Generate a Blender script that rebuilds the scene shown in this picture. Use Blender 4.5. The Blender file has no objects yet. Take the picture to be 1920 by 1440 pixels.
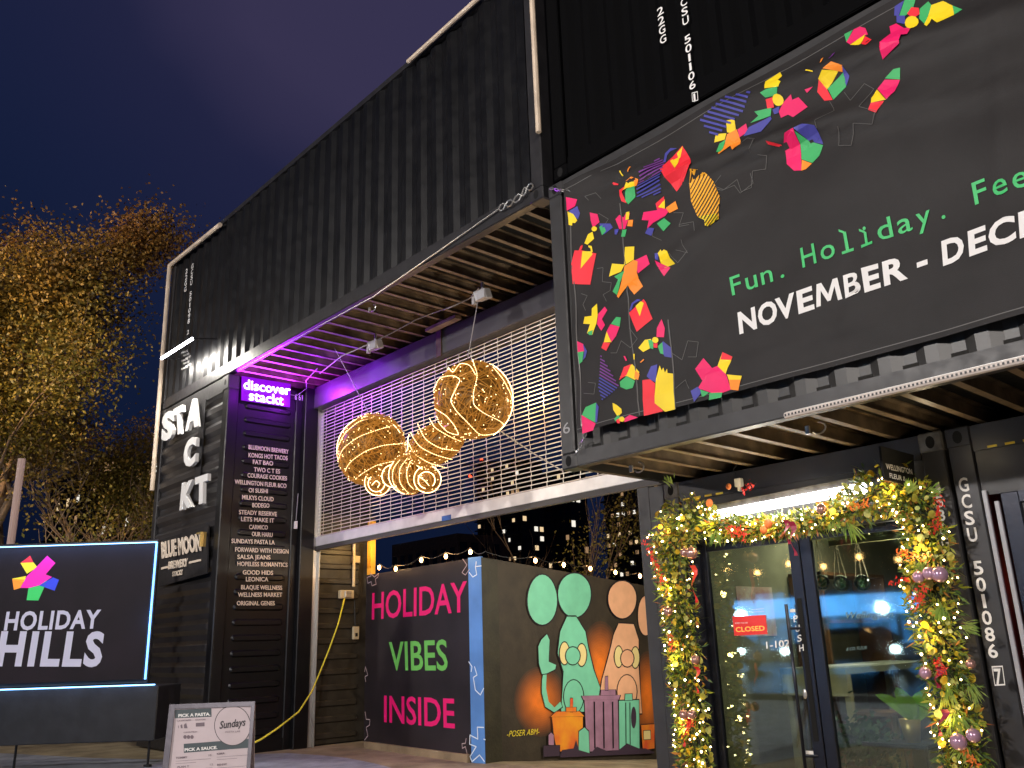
import bpy, bmesh, math, random
from mathutils import Vector, Matrix
random.seed(7)
R = math.radians
SC = bpy.context.scene
COL = SC.collection
# ------------------------------------------------------------------ camera
CAM = Vector((0, 0, 1.25)); FPX = 1626.5
YAW, PITCH, ROLL = R(47.6216), R(16.7192), R(-1.9098)
fw = Vector((-math.sin(YAW) * math.cos(PITCH), math.cos(YAW) * math.cos(PITCH), math.sin(PITCH)))
r0 = Vector((math.cos(YAW), math.sin(YAW), 0)); u0 = r0.cross(fw)
rt = r0 * math.cos(ROLL) + u0 * math.sin(ROLL); up = -r0 * math.sin(ROLL) + u0 * math.cos(ROLL)
cd = bpy.data.cameras.new('camera'); cam = bpy.data.objects.new('camera', cd); COL.objects.link(cam)
cd.sensor_width = 36; cd.lens = 36 * FPX / 1920; cd.clip_start = .05; cd.clip_end = 3000
cam.matrix_world = Matrix.Translation(CAM) @ Matrix((rt, up, -fw)).transposed().to_4x4()
SC.camera = cam
# ------------------------------------------------------------------ night sky
W = bpy.data.worlds.new('World'); SC.world = W; W.use_nodes = True
nt = W.node_tree; nt.nodes.clear()
def N(t, **k):
    n = nt.nodes.new(t)
    for a, b in k.items(): setattr(n, a, b)
    return n
wo = N('ShaderNodeOutputWorld'); bg = N('ShaderNodeBackground'); tc = N('ShaderNodeTexCoord')
dp = N('ShaderNodeVectorMath', operation='DOT_PRODUCT'); dp.inputs[1].default_value = Vector((-.50, .42, .76)).normalized()
nz = N('ShaderNodeTexNoise'); nz.inputs['Scale'].default_value = 2.2; nz.inputs['Detail'].default_value = 4
ad = N('ShaderNodeMath', operation='MULTIPLY_ADD'); ad.inputs[1].default_value = .06
rp = N('ShaderNodeValToRGB'); rp.color_ramp.interpolation = 'B_SPLINE'; e = rp.color_ramp.elements
e[0].position = .70; e[0].color = (.0026, .0052, .018, 1)
e[1].position = .99; e[1].color = (.037, .032, .078, 1)
for p_, c_ in ((.85, (.0055, .0125, .043, 1)), (.96, (.0120, .0145, .048, 1))):
    q = e.new(p_); q.color = c_
nt.links.new(tc.outputs['Generated'], dp.inputs[0]); nt.links.new(tc.outputs['Generated'], nz.inputs['Vector'])
nt.links.new(nz.outputs['Fac'], ad.inputs[0]); nt.links.new(dp.outputs['Value'], ad.inputs[2])
nt.links.new(ad.outputs[0], rp.inputs[0]); nt.links.new(rp.outputs[0], bg.inputs[0]); nt.links.new(bg.outputs[0], wo.inputs[0])
bg.inputs[1].default_value = 1.0
v = SC.view_settings; v.view_transform = 'Standard'; v.look = 'None'; v.exposure = 0; v.gamma = 1; v.use_curve_mapping = False
cy = SC.cycles
cy.use_denoising = True; cy.max_bounces = 6; cy.diffuse_bounces = 2; cy.glossy_bounces = 3; cy.transparent_max_bounces = 12
cy.transmission_bounces = 4; cy.sample_clamp_indirect = 4; cy.sample_clamp_direct = 0; cy.caustics_reflective = False; cy.caustics_refractive = False

# ------------------------------------------------------------------ measuring: photograph pixel -> point on a known real plane
def ray(x, y): return (x - 960) / FPX * rt - (y - 720) / FPX * up + fw
def onY(x, y, Y): d = ray(x, y); return CAM + d * (Y / d.y)
def onX(x, y, X): d = ray(x, y); return CAM + d * (X / d.x)
def onZ(x, y, Z): d = ray(x, y); return CAM + d * ((Z - CAM.z) / d.z)
def onP(x, y, P, n): d = ray(x, y); return CAM + d * ((P - CAM).dot(n) / d.dot(n))

# ------------------------------------------------------------------ helpers
MC = {}
def mat(name, col=(.5, .5, .5), rough=.5, metal=0, emit=None, es=0, bump=0, bs=20, var=0, vs=6, col2=None, sample=True, spec=.5, rvar=0, alpha=1, trans=0, ior=1.45, coat=0):
    if name in MC: return MC[name]
    m = bpy.data.materials.new(name); m.use_nodes = True; t = m.node_tree
    b = t.nodes['Principled BSDF']
    b.inputs['Base Color'].default_value = (*col, 1); b.inputs['Roughness'].default_value = rough; b.inputs['Metallic'].default_value = metal
    b.inputs['Specular IOR Level'].default_value = spec; b.inputs['IOR'].default_value = ior
    if trans: b.inputs['Transmission Weight'].default_value = trans
    if coat: b.inputs['Coat Weight'].default_value = coat
    if alpha < 1: b.inputs['Alpha'].default_value = alpha
    if emit: b.inputs['Emission Color'].default_value = (*emit, 1); b.inputs['Emission Strength'].default_value = es
    if bump or var or rvar:
        c = t.nodes.new('ShaderNodeTexCoord'); n = t.nodes.new('ShaderNodeTexNoise'); n.inputs['Scale'].default_value = vs; n.inputs['Detail'].default_value = 6
        t.links.new(c.outputs['Object'], n.inputs['Vector'])
        if var:
            mx = t.nodes.new('ShaderNodeMix'); mx.data_type = 'RGBA'
            c2 = col2 or tuple(min(1, x * (1 + var)) for x in col); c1 = col if col2 else tuple(x * (1 - var) for x in col)
            mx.inputs['A'].default_value = (*c1, 1); mx.inputs['B'].default_value = (*c2, 1)
            mr = t.nodes.new('ShaderNodeMapRange'); mr.inputs['From Min'].default_value = .35; mr.inputs['From Max'].default_value = .65
            t.links.new(n.outputs['Fac'], mr.inputs['Value']); t.links.new(mr.outputs[0], mx.inputs['Factor'])
            t.links.new(mx.outputs['Result'], b.inputs['Base Color'])
        if rvar:
            mr = t.nodes.new('ShaderNodeMapRange'); mr.inputs['From Min'].default_value = .3; mr.inputs['From Max'].default_value = .7
            mr.inputs['To Min'].default_value = max(0.02, rough - rvar); mr.inputs['To Max'].default_value = rough + rvar
            n3 = t.nodes.new('ShaderNodeTexNoise'); n3.inputs['Scale'].default_value = vs * 2.7; n3.inputs['Detail'].default_value = 5
            t.links.new(c.outputs['Object'], n3.inputs['Vector']); t.links.new(n3.outputs['Fac'], mr.inputs['Value']); t.links.new(mr.outputs[0], b.inputs['Roughness'])
        if bump:
            n2 = t.nodes.new('ShaderNodeTexNoise'); n2.inputs['Scale'].default_value = bs; n2.inputs['Detail'].default_value = 3
            bu = t.nodes.new('ShaderNodeBump'); bu.inputs['Strength'].default_value = bump; bu.inputs['Distance'].default_value = .02
            t.links.new(c.outputs['Object'], n2.inputs['Vector']); t.links.new(n2.outputs['Fac'], bu.inputs['Height']); t.links.new(bu.outputs[0], b.inputs['Normal'])
    if not sample: m.cycles.emission_sampling = 'NONE'
    MC[name] = m; return m
def ident(o): return o
ORG = {}
def org(p): return ORG.get(p.name, Vector((0, 0, 0))) if p else Vector((0, 0, 0))
def thing(name, label, cat, loc, group=None):
    o = bpy.data.objects.new(name, None); o.empty_display_size = .2; COL.objects.link(o); o.location = loc; ORG[o.name] = Vector(loc)
    o['label'] = label; o['category'] = cat
    if group: o['group'] = group
    return o
def tag(o, label, cat, group=None):
    o['label'] = label; o['category'] = cat
    if group: o['group'] = group
    return o
def kind(o, k): o['kind'] = k; return o
class MB:
    def __init__(s): s.v = []; s.f = []; s.m = []
    def quad(s, a, b, c, d, mi=0):
        i = len(s.v); s.v += [Vector(a), Vector(b), Vector(c), Vector(d)]; s.f.append((i, i + 1, i + 2, i + 3)); s.m.append(mi); return s
    def poly(s, pts, mi=0):
        i = len(s.v); s.v += [Vector(p) for p in pts]; s.f.append(tuple(range(i, i + len(pts)))); s.m.append(mi); return s
    def hexa(s, p, mi=0):
        i = len(s.v); s.v += [Vector(q) for q in p]
        for f in ((0, 3, 2, 1), (4, 5, 6, 7), (0, 1, 5, 4), (1, 2, 6, 5), (2, 3, 7, 6), (3, 0, 4, 7)): s.f.append(tuple(i + k for k in f)); s.m.append(mi)
        return s
    def box(s, x0, x1, y0, y1, z0, z1, mi=0):
        return s.hexa([(x0, y0, z0), (x1, y0, z0), (x1, y1, z0), (x0, y1, z0), (x0, y0, z1), (x1, y0, z1), (x1, y1, z1), (x0, y1, z1)], mi)
    def obox(s, c, ax, ay, az, mi=0):   # half-extent vectors
        c = Vector(c); ax, ay, az = Vector(ax), Vector(ay), Vector(az)
        return s.hexa([c - ax - ay - az, c + ax - ay - az, c + ax + ay - az, c - ax + ay - az, c - ax - ay + az, c + ax - ay + az, c + ax + ay + az, c - ax + ay + az], mi)
    def tube(s, pts, r, n=6, mi=0, cap=True):
        pts = [Vector(p) for p in pts]; rr = r if isinstance(r, (list, tuple)) else [r] * len(pts); i0 = len(s.v); a = None
        for k, p in enumerate(pts):
            d = (pts[min(k + 1, len(pts) - 1)] - pts[max(k - 1, 0)])
            if d.length < 1e-9: d = Vector((0, 0, 1))
            d.normalize()
            if a is None: a = d.orthogonal().normalized()
            a = (a - d * a.dot(d)); a = a.normalized() if a.length > 1e-6 else d.orthogonal().normalized()
            b = d.cross(a)
            for j in range(n):
                t = 2 * math.pi * j / n; s.v.append(p + (a * math.cos(t) + b * math.sin(t)) * rr[k])
        for k in range(len(pts) - 1):
            for j in range(n):
                q = i0 + k * n; s.f.append((q + j, q + (j + 1) % n, q + n + (j + 1) % n, q + n + j)); s.m.append(mi)
        if cap:
            s.f.append(tuple(i0 + j for j in reversed(range(n)))); s.m.append(mi)
            q = i0 + (len(pts) - 1) * n; s.f.append(tuple(q + j for j in range(n))); s.m.append(mi)
        return s
    def ball(s, c, r, n=8, m=5, mi=0, sc=(1, 1, 1), M=None):
        c = Vector(c); i0 = len(s.v)
        def T(p):
            p = Vector((p[0] * sc[0], p[1] * sc[1], p[2] * sc[2])) * r
            return c + (M @ p if M else p)
        s.v.append(T((0, 0, 1)))
        for k in range(1, m):
            t = math.pi * k / m
            for j in range(n):
                a = 2 * math.pi * j / n; s.v.append(T((math.sin(t) * math.cos(a), math.sin(t) * math.sin(a), math.cos(t))))
        s.v.append(T((0, 0, -1))); e_ = len(s.v) - 1
        for j in range(n): s.f.append((i0, i0 + 1 + j, i0 + 1 + (j + 1) % n)); s.m.append(mi)
        for k in range(m - 2):
            for j in range(n):
                q = i0 + 1 + k * n; s.f.append((q + j, q + n + j, q + n + (j + 1) % n, q + (j + 1) % n)); s.m.append(mi)
        q = i0 + 1 + (m - 2) * n
        for j in range(n): s.f.append((q + j, e_, q + (j + 1) % n)); s.m.append(mi)
        return s
    def lathe(s, c, prof, n=16, mi=0):  # prof: (r,z)
        c = Vector(c); i0 = len(s.v)
        for r_, z_ in prof:
            for j in range(n):
                a = 2 * math.pi * j / n; s.v.append(c + Vector((r_ * math.cos(a), r_ * math.sin(a), z_)))
        for k in range(len(prof) - 1):
            for j in range(n):
                q = i0 + k * n; s.f.append((q + j, q + (j + 1) % n, q + n + (j + 1) % n, q + n + j)); s.m.append(mi)
        return s
    def prism(s, pts, d, mi=0):  # planar polygon extruded by vector d
        pts = [Vector(p) for p in pts]; d = Vector(d); n = len(pts); i = len(s.v)
        s.v += pts + [p + d for p in pts]
        s.f.append(tuple(i + k for k in range(n))); s.m.append(mi); s.f.append(tuple(i + n + k for k in reversed(range(n)))); s.m.append(mi)
        for k in range(n): s.f.append((i + k, i + n + k, i + n + (k + 1) % n, i + (k + 1) % n)); s.m.append(mi)
        return s
    def mesh(s, name, o=Vector((0, 0, 0))):
        me = bpy.data.meshes.new(name); me.from_pydata([tuple(p - o) for p in s.v], [], s.f); return me
    def build(s, name, mats, parent=None, smooth=False, bev=0):
        me = s.mesh(name, org(parent)); mats = mats if isinstance(mats, (list, tuple)) else [mats]
        for m_ in mats: me.materials.append(m_)
        if len(mats) > 1: me.polygons.foreach_set('material_index', s.m)
        if smooth: me.polygons.foreach_set('use_smooth', [True] * len(me.polygons))
        me.update()
        o = bpy.data.objects.new(name, me); COL.objects.link(o)
        if parent: o.parent = parent; ORG[o.name] = org(parent)
        if bev:
            bm = bmesh.new(); bm.from_mesh(me); bmesh.ops.recalc_face_normals(bm, faces=bm.faces)
            bmesh.ops.bevel(bm, geom=bm.edges[:], offset=bev, segments=1, affect='EDGES', profile=.5); bm.to_mesh(me); bm.free()
        return o
def B(name, x0, x1, y0, y1, z0, z1, m, parent=None, bev=0): return MB().box(x0, x1, y0, y1, z0, z1).build(name, m, parent, bev=bev)
def copies(name, me, m, parent, locs, labels=None):
    out = []
    if not me.materials: me.materials.append(m)
    for l in locs:
        o = bpy.data.objects.new(name, me); COL.objects.link(o)
        if parent: o.parent = parent; o.location = Vector(l) - org(parent); ORG[o.name] = org(parent)
        else: o.location = l
        out.append(o)
    return out
def lamp(name, typ, loc, power, color, parent=None, size=.1, size_y=None, target=None, angle=None):
    l = bpy.data.lights.new(name, typ); l.energy = power; l.color = color
    if typ == 'AREA':
        l.size = size
        if size_y: l.shape = 'RECTANGLE'; l.size_y = size_y
    else: l.shadow_soft_size = size
    if typ == 'SPOT' and angle: l.spot_size = R(angle); l.spot_blend = .5
    o = bpy.data.objects.new(name, l); COL.objects.link(o); o.location = Vector(loc) - org(parent)
    if target is not None: o.rotation_euler = (Vector(target) - Vector(loc)).to_track_quat('-Z', 'Y').to_euler()
    if parent: o.parent = parent
    return o
# text: mapped on O (baseline start), E (baseline end), T (cap top above the start)
_tc = {}
def glyphs(s, bold=0, res=3, space=1, shear=0):
    k = (s, bold, res, space, shear)
    if k in _tc: return _tc[k]
    c = bpy.data.curves.new('lettering', 'FONT'); c.body = s; c.size = 1; c.offset = bold; c.resolution_u = res; c.space_character = space; c.shear = shear
    o = bpy.data.objects.new('lettering', c); COL.objects.link(o); dg = bpy.context.evaluated_depsgraph_get()
    me = bpy.data.meshes.new_from_object(o.evaluated_get(dg)); vs = [tuple(p.co) for p in me.vertices]; fs = [tuple(p.vertices) for p in me.polygons]
    bpy.data.objects.remove(o); bpy.data.curves.remove(c); bpy.data.meshes.remove(me)
    _tc[k] = (vs, fs); return vs, fs
CAP = .727 * .98
def text(s, O, E_, T, m, parent, name='lettering', bold=0, depth=0, nrm=None, space=1, dispf=None, shear=0, cap=None, off=0, fat=()):
    vs, fs = glyphs(s, bold, space=space, shear=shear); O, E_, T = Vector(O), Vector(E_), Vector(T)
    x0 = min(p[0] for p in vs); x1 = max(p[0] for p in vs); cap = cap or CAP
    if nrm is None:
        nrm = (E_ - O).cross(T - O).normalized()
        if nrm.dot(CAM - O) < 0: nrm = -nrm
    M_ = MB()
    def mp(p): return O + (E_ - O) * ((p[0] - x0) / (x1 - x0)) + (T - O) * (p[1] / cap) + nrm * off
    pts = [mp(p) for p in vs]
    if fat:
        b0 = list(pts); f0 = list(fs); eu = (E_ - O).normalized() * (T - O).length
        for k, sft in enumerate(fat):
            n0 = len(pts); pts = pts + [p + eu * sft + nrm * .0004 * (k + 1) for p in b0]; fs = list(fs) + [tuple(n0 + i for i in f) for f in f0]
    if dispf: pts = [p + dispf(p) for p in pts]
    if depth:
        i = len(pts); M_.v = [p + nrm * depth for p in pts] + pts; M_.f = list(fs); ec = {}
        for f in fs:
            for a, b in zip(f, f[1:] + f[:1]):
                if (b, a) in ec: del ec[(b, a)]
                else: ec[(a, b)] = 1
        for a, b in ec: M_.f.append((b, a, a + i, b + i))
    else: M_.v = pts; M_.f = list(fs)
    M_.m = [0] * len(M_.f)
    return M_.build(name, m, parent)
def lerp(a, b, t): return a + (b - a) * t

# ------------------------------------------------------------------ materials
steel = mat('black_painted_steel', (.0042, .0042, .0052), .40, spec=.4, bump=.012, bs=2, var=.25, vs=3, rvar=.06)
steel2 = mat('charcoal_painted_steel', (.020, .019, .021), .42, bump=.05, bs=8, var=.2, vs=5, rvar=.06)
steelg = mat('grey_painted_steel', (.030, .029, .030), .45, bump=.04, bs=8, var=.15, vs=5, rvar=.06)
steelr = mat('worn_grey_painted_steel', (.10, .095, .088), .5, bump=.3, bs=22, var=.5, vs=9, rvar=.15)
hole = mat('dark_hollow', (.002, .002, .002), .9)
ply = mat('dark_plywood_floor', (.006, .005, .0035), .8, bump=.2, bs=30, var=.5, vs=4)
beamm = mat('dull_brown_floor_beam', (.17, .125, .08), .5, bump=.2, bs=20, var=.35, vs=6)
white = mat('white_vinyl_print', (.78, .76, .74), .6)
whitep = mat('white_painted_metal', (.8, .79, .77), .45, bump=.05)
galv = mat('galvanised_steel', (.55, .54, .52), .32, metal=.85, bump=.1, bs=40)
alu = mat('white_aluminium', (.68, .66, .63), .35, metal=.1, bump=.04, var=.08)
conduit = mat('cream_conduit', (.62, .50, .38), .5, var=.15)
def swatch(n, c): return mat(n, c, .55, var=.08, vs=3)
PK = swatch('pink_print', (.80, .010, .13)); YE = swatch('yellow_print', (.86, .62, .012)); GR = swatch('green_print', (.045, .40, .12))
BL = swatch('blue_print', (.055, .055, .32)); OR = swatch('orange_print', (.95, .26, .02)); RD = swatch('red_print', (.84, .022, .04)); PU = swatch('purple_print', (.16, .03, .24))
LN = mat('faint_grey_line', (.11, .105, .10), .6)

# ================================================================== THE GROUND
def gz(x, y):   # yard behind the gate falls gently away from the street
    if x > -8.2 and y > 6.9: return -min(.8, (y - 6.9) * .093)
    return 0
asph = mat('yard_concrete', (.30, .24, .15), .7, bump=.5, bs=60, var=.3, vs=2.5, rvar=.15)
g = MB(); xs = [-400, -120, -60, -40, -30, -24, -20, -17, -15, -14, -13, -12, -11, -10, -9, -8.3, -8.15, -7, -6, -5, -4, -3, -2, 0, 3, 8, 20, 60, 200, 400]
ys = [-400, -100, -40, -20, -12, -6, -2, 0, 2, 4, 5, 6, 6.9, 8, 9, 10, 12, 14, 15.5, 20, 40, 100, 400]
for i, x in enumerate(xs):
    for y in ys: g.v.append(Vector((x, y, gz(x, y))))
for i in range(len(xs) - 1):
    for j in range(len(ys) - 1):
        a = i * len(ys) + j; g.f.append((a, a + len(ys), a + len(ys) + 1, a + 1)); g.m.append(0)
kind(g.build('ground', asph), 'structure')
pav = mat('blue_grey_pavement', (.27, .29, .34), .55, bump=.4, bs=50, var=.25, vs=3, rvar=.2)
edge = [(-500, 1395), (-200, 1403), (0, 1412), (170, 1421), (300, 1424), (420, 1416), (540, 1412), (600, 1416), (650, 1421), (700, 1431), (760, 1446), (900, 1462), (1100, 1475), (1244, 1470)]
ep = [onZ(x, y, .004) for x, y in edge]; pm = MB()
for a, b in zip(ep, ep[1:]): pm.quad((a.x, min(a.y, 3.2) if False else a.y, .004), (a.x, 2.2, .004), (b.x, 2.2, .004), (b.x, b.y, .004))
pm.quad((ep[0].x, 2.2, .004), (ep[0].x, -4, .004), (8, -4, .004), (8, 2.2, .004))
kind(pm.build('pavement', pav), 'structure')
# wet street across which the lights shine back in the door glass
wet = mat('wet_asphalt', (.03, .032, .036), .2, bump=1, bs=5, var=.3, vs=2)
kind(MB().quad((-120, -30, .004), (120, -30, .004), (120, -4.3, .004), (-120, -4.3, .004)).build('street', wet), 'structure')
kb = mat('kerb_stone', (.3, .29, .27), .8, bump=.3, bs=30, var=.2)
for i in range(-20, 6): kind(B('kerb', i * 1.2, i * 1.2 + 1.19, -4.3, -4.0, 0, .12, kb), 'structure')
# concrete slab with dark joint in front of the light box
slabm = mat('tan_concrete_slab', (.26, .19, .11), .75, bump=.4, bs=40, var=.25, vs=3)

# ================================================================== CONTAINERS
def corr(O, U, V, Nn, lu, lv, name, m, parent, pitch=.278, dep=.036, margin=.0):
    """corrugated sheet: ribs follow V, profile runs along U, N outward"""
    O, U, V, Nn = Vector(O), Vector(U), Vector(V), Vector(Nn); s = MB(); pr = [(0, 0)]
    t = 0; k = pitch
    while t < lu:
        for du, d in ((.27 * k, 0), (.5 * k, -dep), (.77 * k, -dep), (k, 0)):
            if t + du < lu: pr.append((t + du, d))
        t += k
    pr.append((lu, 0))
    for a, d in pr: s.v += [O + U * a + Nn * d, O + U * a + Nn * d + V * lv]
    for i in range(len(pr) - 1): s.f.append((2 * i, 2 * i + 2, 2 * i + 3, 2 * i + 1)); s.m.append(0)
    return s.build(name, m, parent)
def casting(x0, x1, y0, y1, z0, z1, m, parent, face='y', hm=None):
    c = B('corner_casting', x0, x1, y0, y1, z0, z1, m, parent, bev=.012)
    s = MB(); n = 14; cx, cz, yy = (x0 + x1) / 2, (z0 + z1) / 2, y0 - .0015
    if face == 'y': s.poly([(cx + .032 * math.cos(2 * math.pi * k / n), yy, cz + .045 * math.sin(2 * math.pi * k / n)) for k in range(n)])
    if face == '-x': s.poly([(x0 - .0015, (y0 + y1) / 2 + .03 * math.cos(2 * math.pi * k / n), cz + .05 * math.sin(2 * math.pi * k / n)) for k in range(n)])
    s.build('casting_hole', hole, c); return c
def container(label, x0, x1, y0, y1, z0, z1, m=steel, mrail=None, under=True, post=.15, railb=.17, group='stacked black shipping containers', bm_=None, corrm=None, skipends=False):
    mr = mrail or m
    t = thing('shipping_container', label, 'container', (x0, y0, z0), group); e = .004
    for X in (x0, x1 - post):
        for Y in (y0, y1 - post): B('corner_post', X, X + post, Y, Y + post, z0 + .12, z1 - .12, mr, t, bev=.01)
    for X in (x0 - e, x1 - post - .02):
        for Z in (z0 - e, z1 - .12):
            casting(X, X + post + .02 + e, y0 - e, y0 + post, Z, Z + .12 + e, mr, t)
            B('corner_casting', X, X + post + .02 + e, y1 - post, y1 + e, Z, Z + .12 + e, mr, t, bev=.012)
    # side rails: a channel on the bottom, a box on top
    s = MB(); a, b = x0 + post + .02, x1 - post - .022
    s.box(a, b, y0 + .008, y0 + .016, z0 + .012, z0 + railb); s.box(a, b, y0 + .016, y0 + .10, z0 + .004, z0 + .012); s.box(a, b, y0 + .016, y0 + .06, z0 + railb - .01, z0 + railb - .001)
    s.build('bottom_rail', mr, t)
    B('bottom_rail', a, b, y1 - .06, y1 - .01, z0 + .004, z0 + railb, mr, t)
    B('top_rail', a, b, y0 + .01, y0 + .07, z1 - .075, z1 - .004, mr, t); B('top_rail', a, b, y1 - .07, y1 - .01, z1 - .075, z1 - .004, mr, t)
    zb, zt = z0 + railb - .002, z1 - .075
    corr((a, y0 + .02, zb), (1, 0, 0), (0, 0, 1), (0, -1, 0), b - a, zt - zb, 'corrugated_side', corrm or m, t)
    corr((a, y1 - .02, zb), (1, 0, 0), (0, 0, 1), (0, 1, 0), b - a, zt - zb, 'corrugated_side', m, t)
    for X, nn in ((x0 + .02, -1), (x1 - .02, 1)):
        B('end_rail', X - .015 - (.03 if nn > 0 else 0), X + .015 + (.03 if nn < 0 else 0), y0 + post, y1 - post, z0 + .02, z0 + railb, mr, t)
        corr((X, y0 + post, z0 + railb), (0, 1, 0), (0, 0, 1), (nn, 0, 0), y1 - y0 - 2 * post, z1 - z0 - .1 - railb, 'corrugated_end', m, t)
    B('roof_sheet', x0 + .02, x1 - .02, y0 + .02, y1 - .02, z1 - .03, z1 - .012, m, t)
    if under:
        B('floor_board', x0 + .05, x1 - .05, y0 + .05, y1 - .05, z0 + .135, z0 + .16, ply, t)
        s = MB(); L = (y1 - y0) - .12   # C-shaped cross member
        s.box(0, .05, .02, L, .012, .018); s.box(0, .006, .02, L, .018, .13); s.box(0, .05, .02, L, .124, .134)
        me = s.mesh('floor_beam'); n = int((x1 - x0 - .5) / .3)
        copies('floor_beam', me, bm_ or beamm, t, [(x0 + .32 + i * .3, y0 + .06, z0 + .001) for i in range(n + 1)])
    return t
XP = -11.39; D = 4.95
up_long = container('long black container bridging the gate, lit purple along its underside', -14.0, -4.93, D, 7.39, 5.09, 7.77, m=steel, mrail=steel2)
ban_c = container('lower black container behind the printed holiday banner', -4.86, 1.3, D, 7.39, 2.59, 5.15, m=steelg, mrail=steelg, railb=.125, corrm=mat('scuffed_grey_ribs', (.028, .027, .026), .4, var=.15, vs=4))
up_right = container('upper black container above the banner with white letters 22GG', -4.80, 1.35, D + .02, 7.39, 5.19, 7.80, m=mat('deep_black_painted_steel', (.0010, .0010, .0013), .75, spec=.08), under=False)
# shop container (end on to the street) ---------------------------------------
SY = 6.17
def end_container(x0, x1, label, mpost, castm):
    t = thing('shop_container', label, 'container', (x0, SY, 0), 'ground floor containers facing the street')
    for X in (x0, x1 - .16):
        B('corner_post', X, X + .16, SY, SY + .16, 0, 2.47, mpost, t, bev=.01)
        casting(X - .004, X + .164, SY - .006, SY + .16, 2.44, 2.585, castm, t, 'y')
    B('header_beam', x0 + .164, x1 - .164, SY + .005, SY + .13, 2.40, 2.575, steel2, t)
    B('header_plate', x0 + .164, x1 - .164, SY + .02, SY + .10, 2.10, 2.40, steelg, t)
    for X, nn in ((x0 + .02, -1), (x1 - .02, 1)):
        corr((X, SY + .16, .12), (0, 1, 0), (0, 0, 1), (nn, 0, 0), 5.8, 2.35, 'corrugated_wall', steel2, t)
        B('side_rail', X - .02, X + .02, SY + .16, SY + 5.9, -.6, .12, steel2, t)
        B('top_side_rail', X - .02, X + .02, SY + .16, SY + 5.9, 2.47, 2.57, steel2, t)
    B('roof_sheet', x0 + .05, x1 - .05, SY + .14, SY + 5.9, 2.55, 2.575, steel2, t)
    return t
shop = end_container(-4.80, -2.36, 'shop container with glass double door framed by a glowing garland', steelg, steelr)
nextc = end_container(-2.335, .105, 'neighbouring container numbered 501086 at the right edge', steel2, steel2)
# hazard dashes under header
hz = mat('yellow_black_tape', (.75, .55, .03), .5)
for i in range(4): B('tape_dash', -4.60 + i * .115, -4.60 + i * .115 + .07, SY - .001, SY + .004, 2.405, 2.422, hz, shop)
for i in range(6): B('tape_dash', -2.08 + i * .11, -2.08 + i * .11 + .06, SY - .001, SY + .004, 2.405, 2.42, hz, nextc)
# pillar container -------------------------------------------------------------
PX0 = -13.93
pil = thing('pillar_container', 'tall black container tower with horizontal ribs carrying white letters', 'container', (PX0, D, 0), 'stacked black shipping containers')
PT = 5.075
B('corner_post', XP - .17, XP, D + .002, D + .17, .12, 4.87, steel, pil, bev=.012)
B('corner_post', PX0, PX0 + .14, D + .002, D + .17, .12, 4.87, steel2, pil, bev=.012)
B('corner_post', XP - .16, XP - .004, 6.02, 6.2, .0, 4.87, steel, pil, bev=.012)
casting(XP - .20, XP + .004, D - .006, D + .17, 4.86, PT, steelg, pil); casting(PX0 - .004, PX0 + .17, D - .006, D + .17, 4.86, PT, steelg, pil)
B('header_beam', PX0 + .17, XP - .20, D + .006, D + .10, 4.85, PT - .01, steelg, pil)
B('sill_beam', PX0 + .14, XP - .17, D + .01, D + .1, .02, .2, steel2, pil)
corr((XP - .17, D + .02, .2), (0, 0, 1), (-1, 0, 0), (0, -1, 0), 4.65, 2.25, 'ribbed_front', mat('glossy_black_ribs', (.034, .032, .033), .28, bump=.0, bs=4, var=.15), pil, pitch=.275, dep=.045)
corr((PX0 + .02, D + .17, .2), (0, 0, 1), (0, 1, 0), (-1, 0, 0), 4.65, 2.1, 'ribbed_side', steel, pil, pitch=.275)
B('side_sheet', XP - .06, XP - .03, D + .17, 7.4, .0, 4.95, steel, pil)
B('top_side_rail', XP - .10, XP - .005, D + .17, 6.02, 4.87, 5.0, steel, pil); B('bottom_side_rail', XP - .1, XP - .004, D + .17, 6.02, 0, .16, steel, pil)
B('back_wall', PX0, XP - .06, 7.37, 7.4, 0, 4.95, steel, pil)
def ribmesh(L):
    s = MB(); h, d = .045, .026; n = 5; pts = []
    for k in range(n): a = math.pi / 2 + math.pi * k / (n - 1); pts.append((h + h * math.cos(a), h * math.sin(a)))
    for k in range(n): a = -math.pi / 2 + math.pi * k / (n - 1); pts.append((L - h + h * math.cos(a), h * math.sin(a)))
    o = [(0, y, z) for y, z in pts]; i_ = [(d, h + (y - h) * (1 - .4 * h / L) * 1 + (.0 if y > h else .012), z * .62) for y, z in pts]
    i_ = [(d, min(max(y, .028), L - .028), z * .6) for y, z in pts]
    i = len(s.v); s.v += [Vector(p) for p in o + i_]; m = len(o)
    for k in range(m): s.f.append((k, (k + 1) % m, m + (k + 1) % m, m + k)); s.m.append(0)
    s.f.append(tuple(m + k for k in range(m))); s.m.append(0)
    return s.mesh('wall_rib')
copies('wall_rib', ribmesh(.74), steel, pil, [(XP - .03, 5.22, .25 + .2 * k) for k in range(23)])
ribw = mat('yard_wall_rib_paint', (.035, .030, .022), .5, bump=.2, var=.3)
B('yard_wall', XP - .03, XP - .012, 6.42, 7.45, .02, 3.2, ribw, pil)
copies('wall_rib', (lambda me: me)(ribmesh(.72)), ribw, pil, [(XP - .012, 6.46, .12 + .21 * k) for k in range(14)])
# little chalk 6 and corner marks ------------------------------------------------
def tY(s, O, E_, T, Y, m, parent, **k): return text(s, onY(*O, Y), onY(*E_, Y), onY(*T, Y), m, parent, **k)
tY('6', (1056, 814), (1069, 811), (1055, 793), D - .003, mat('chalk_line', (.3, .3, .3), .8), ban_c, name='chalk_numeral')
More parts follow.
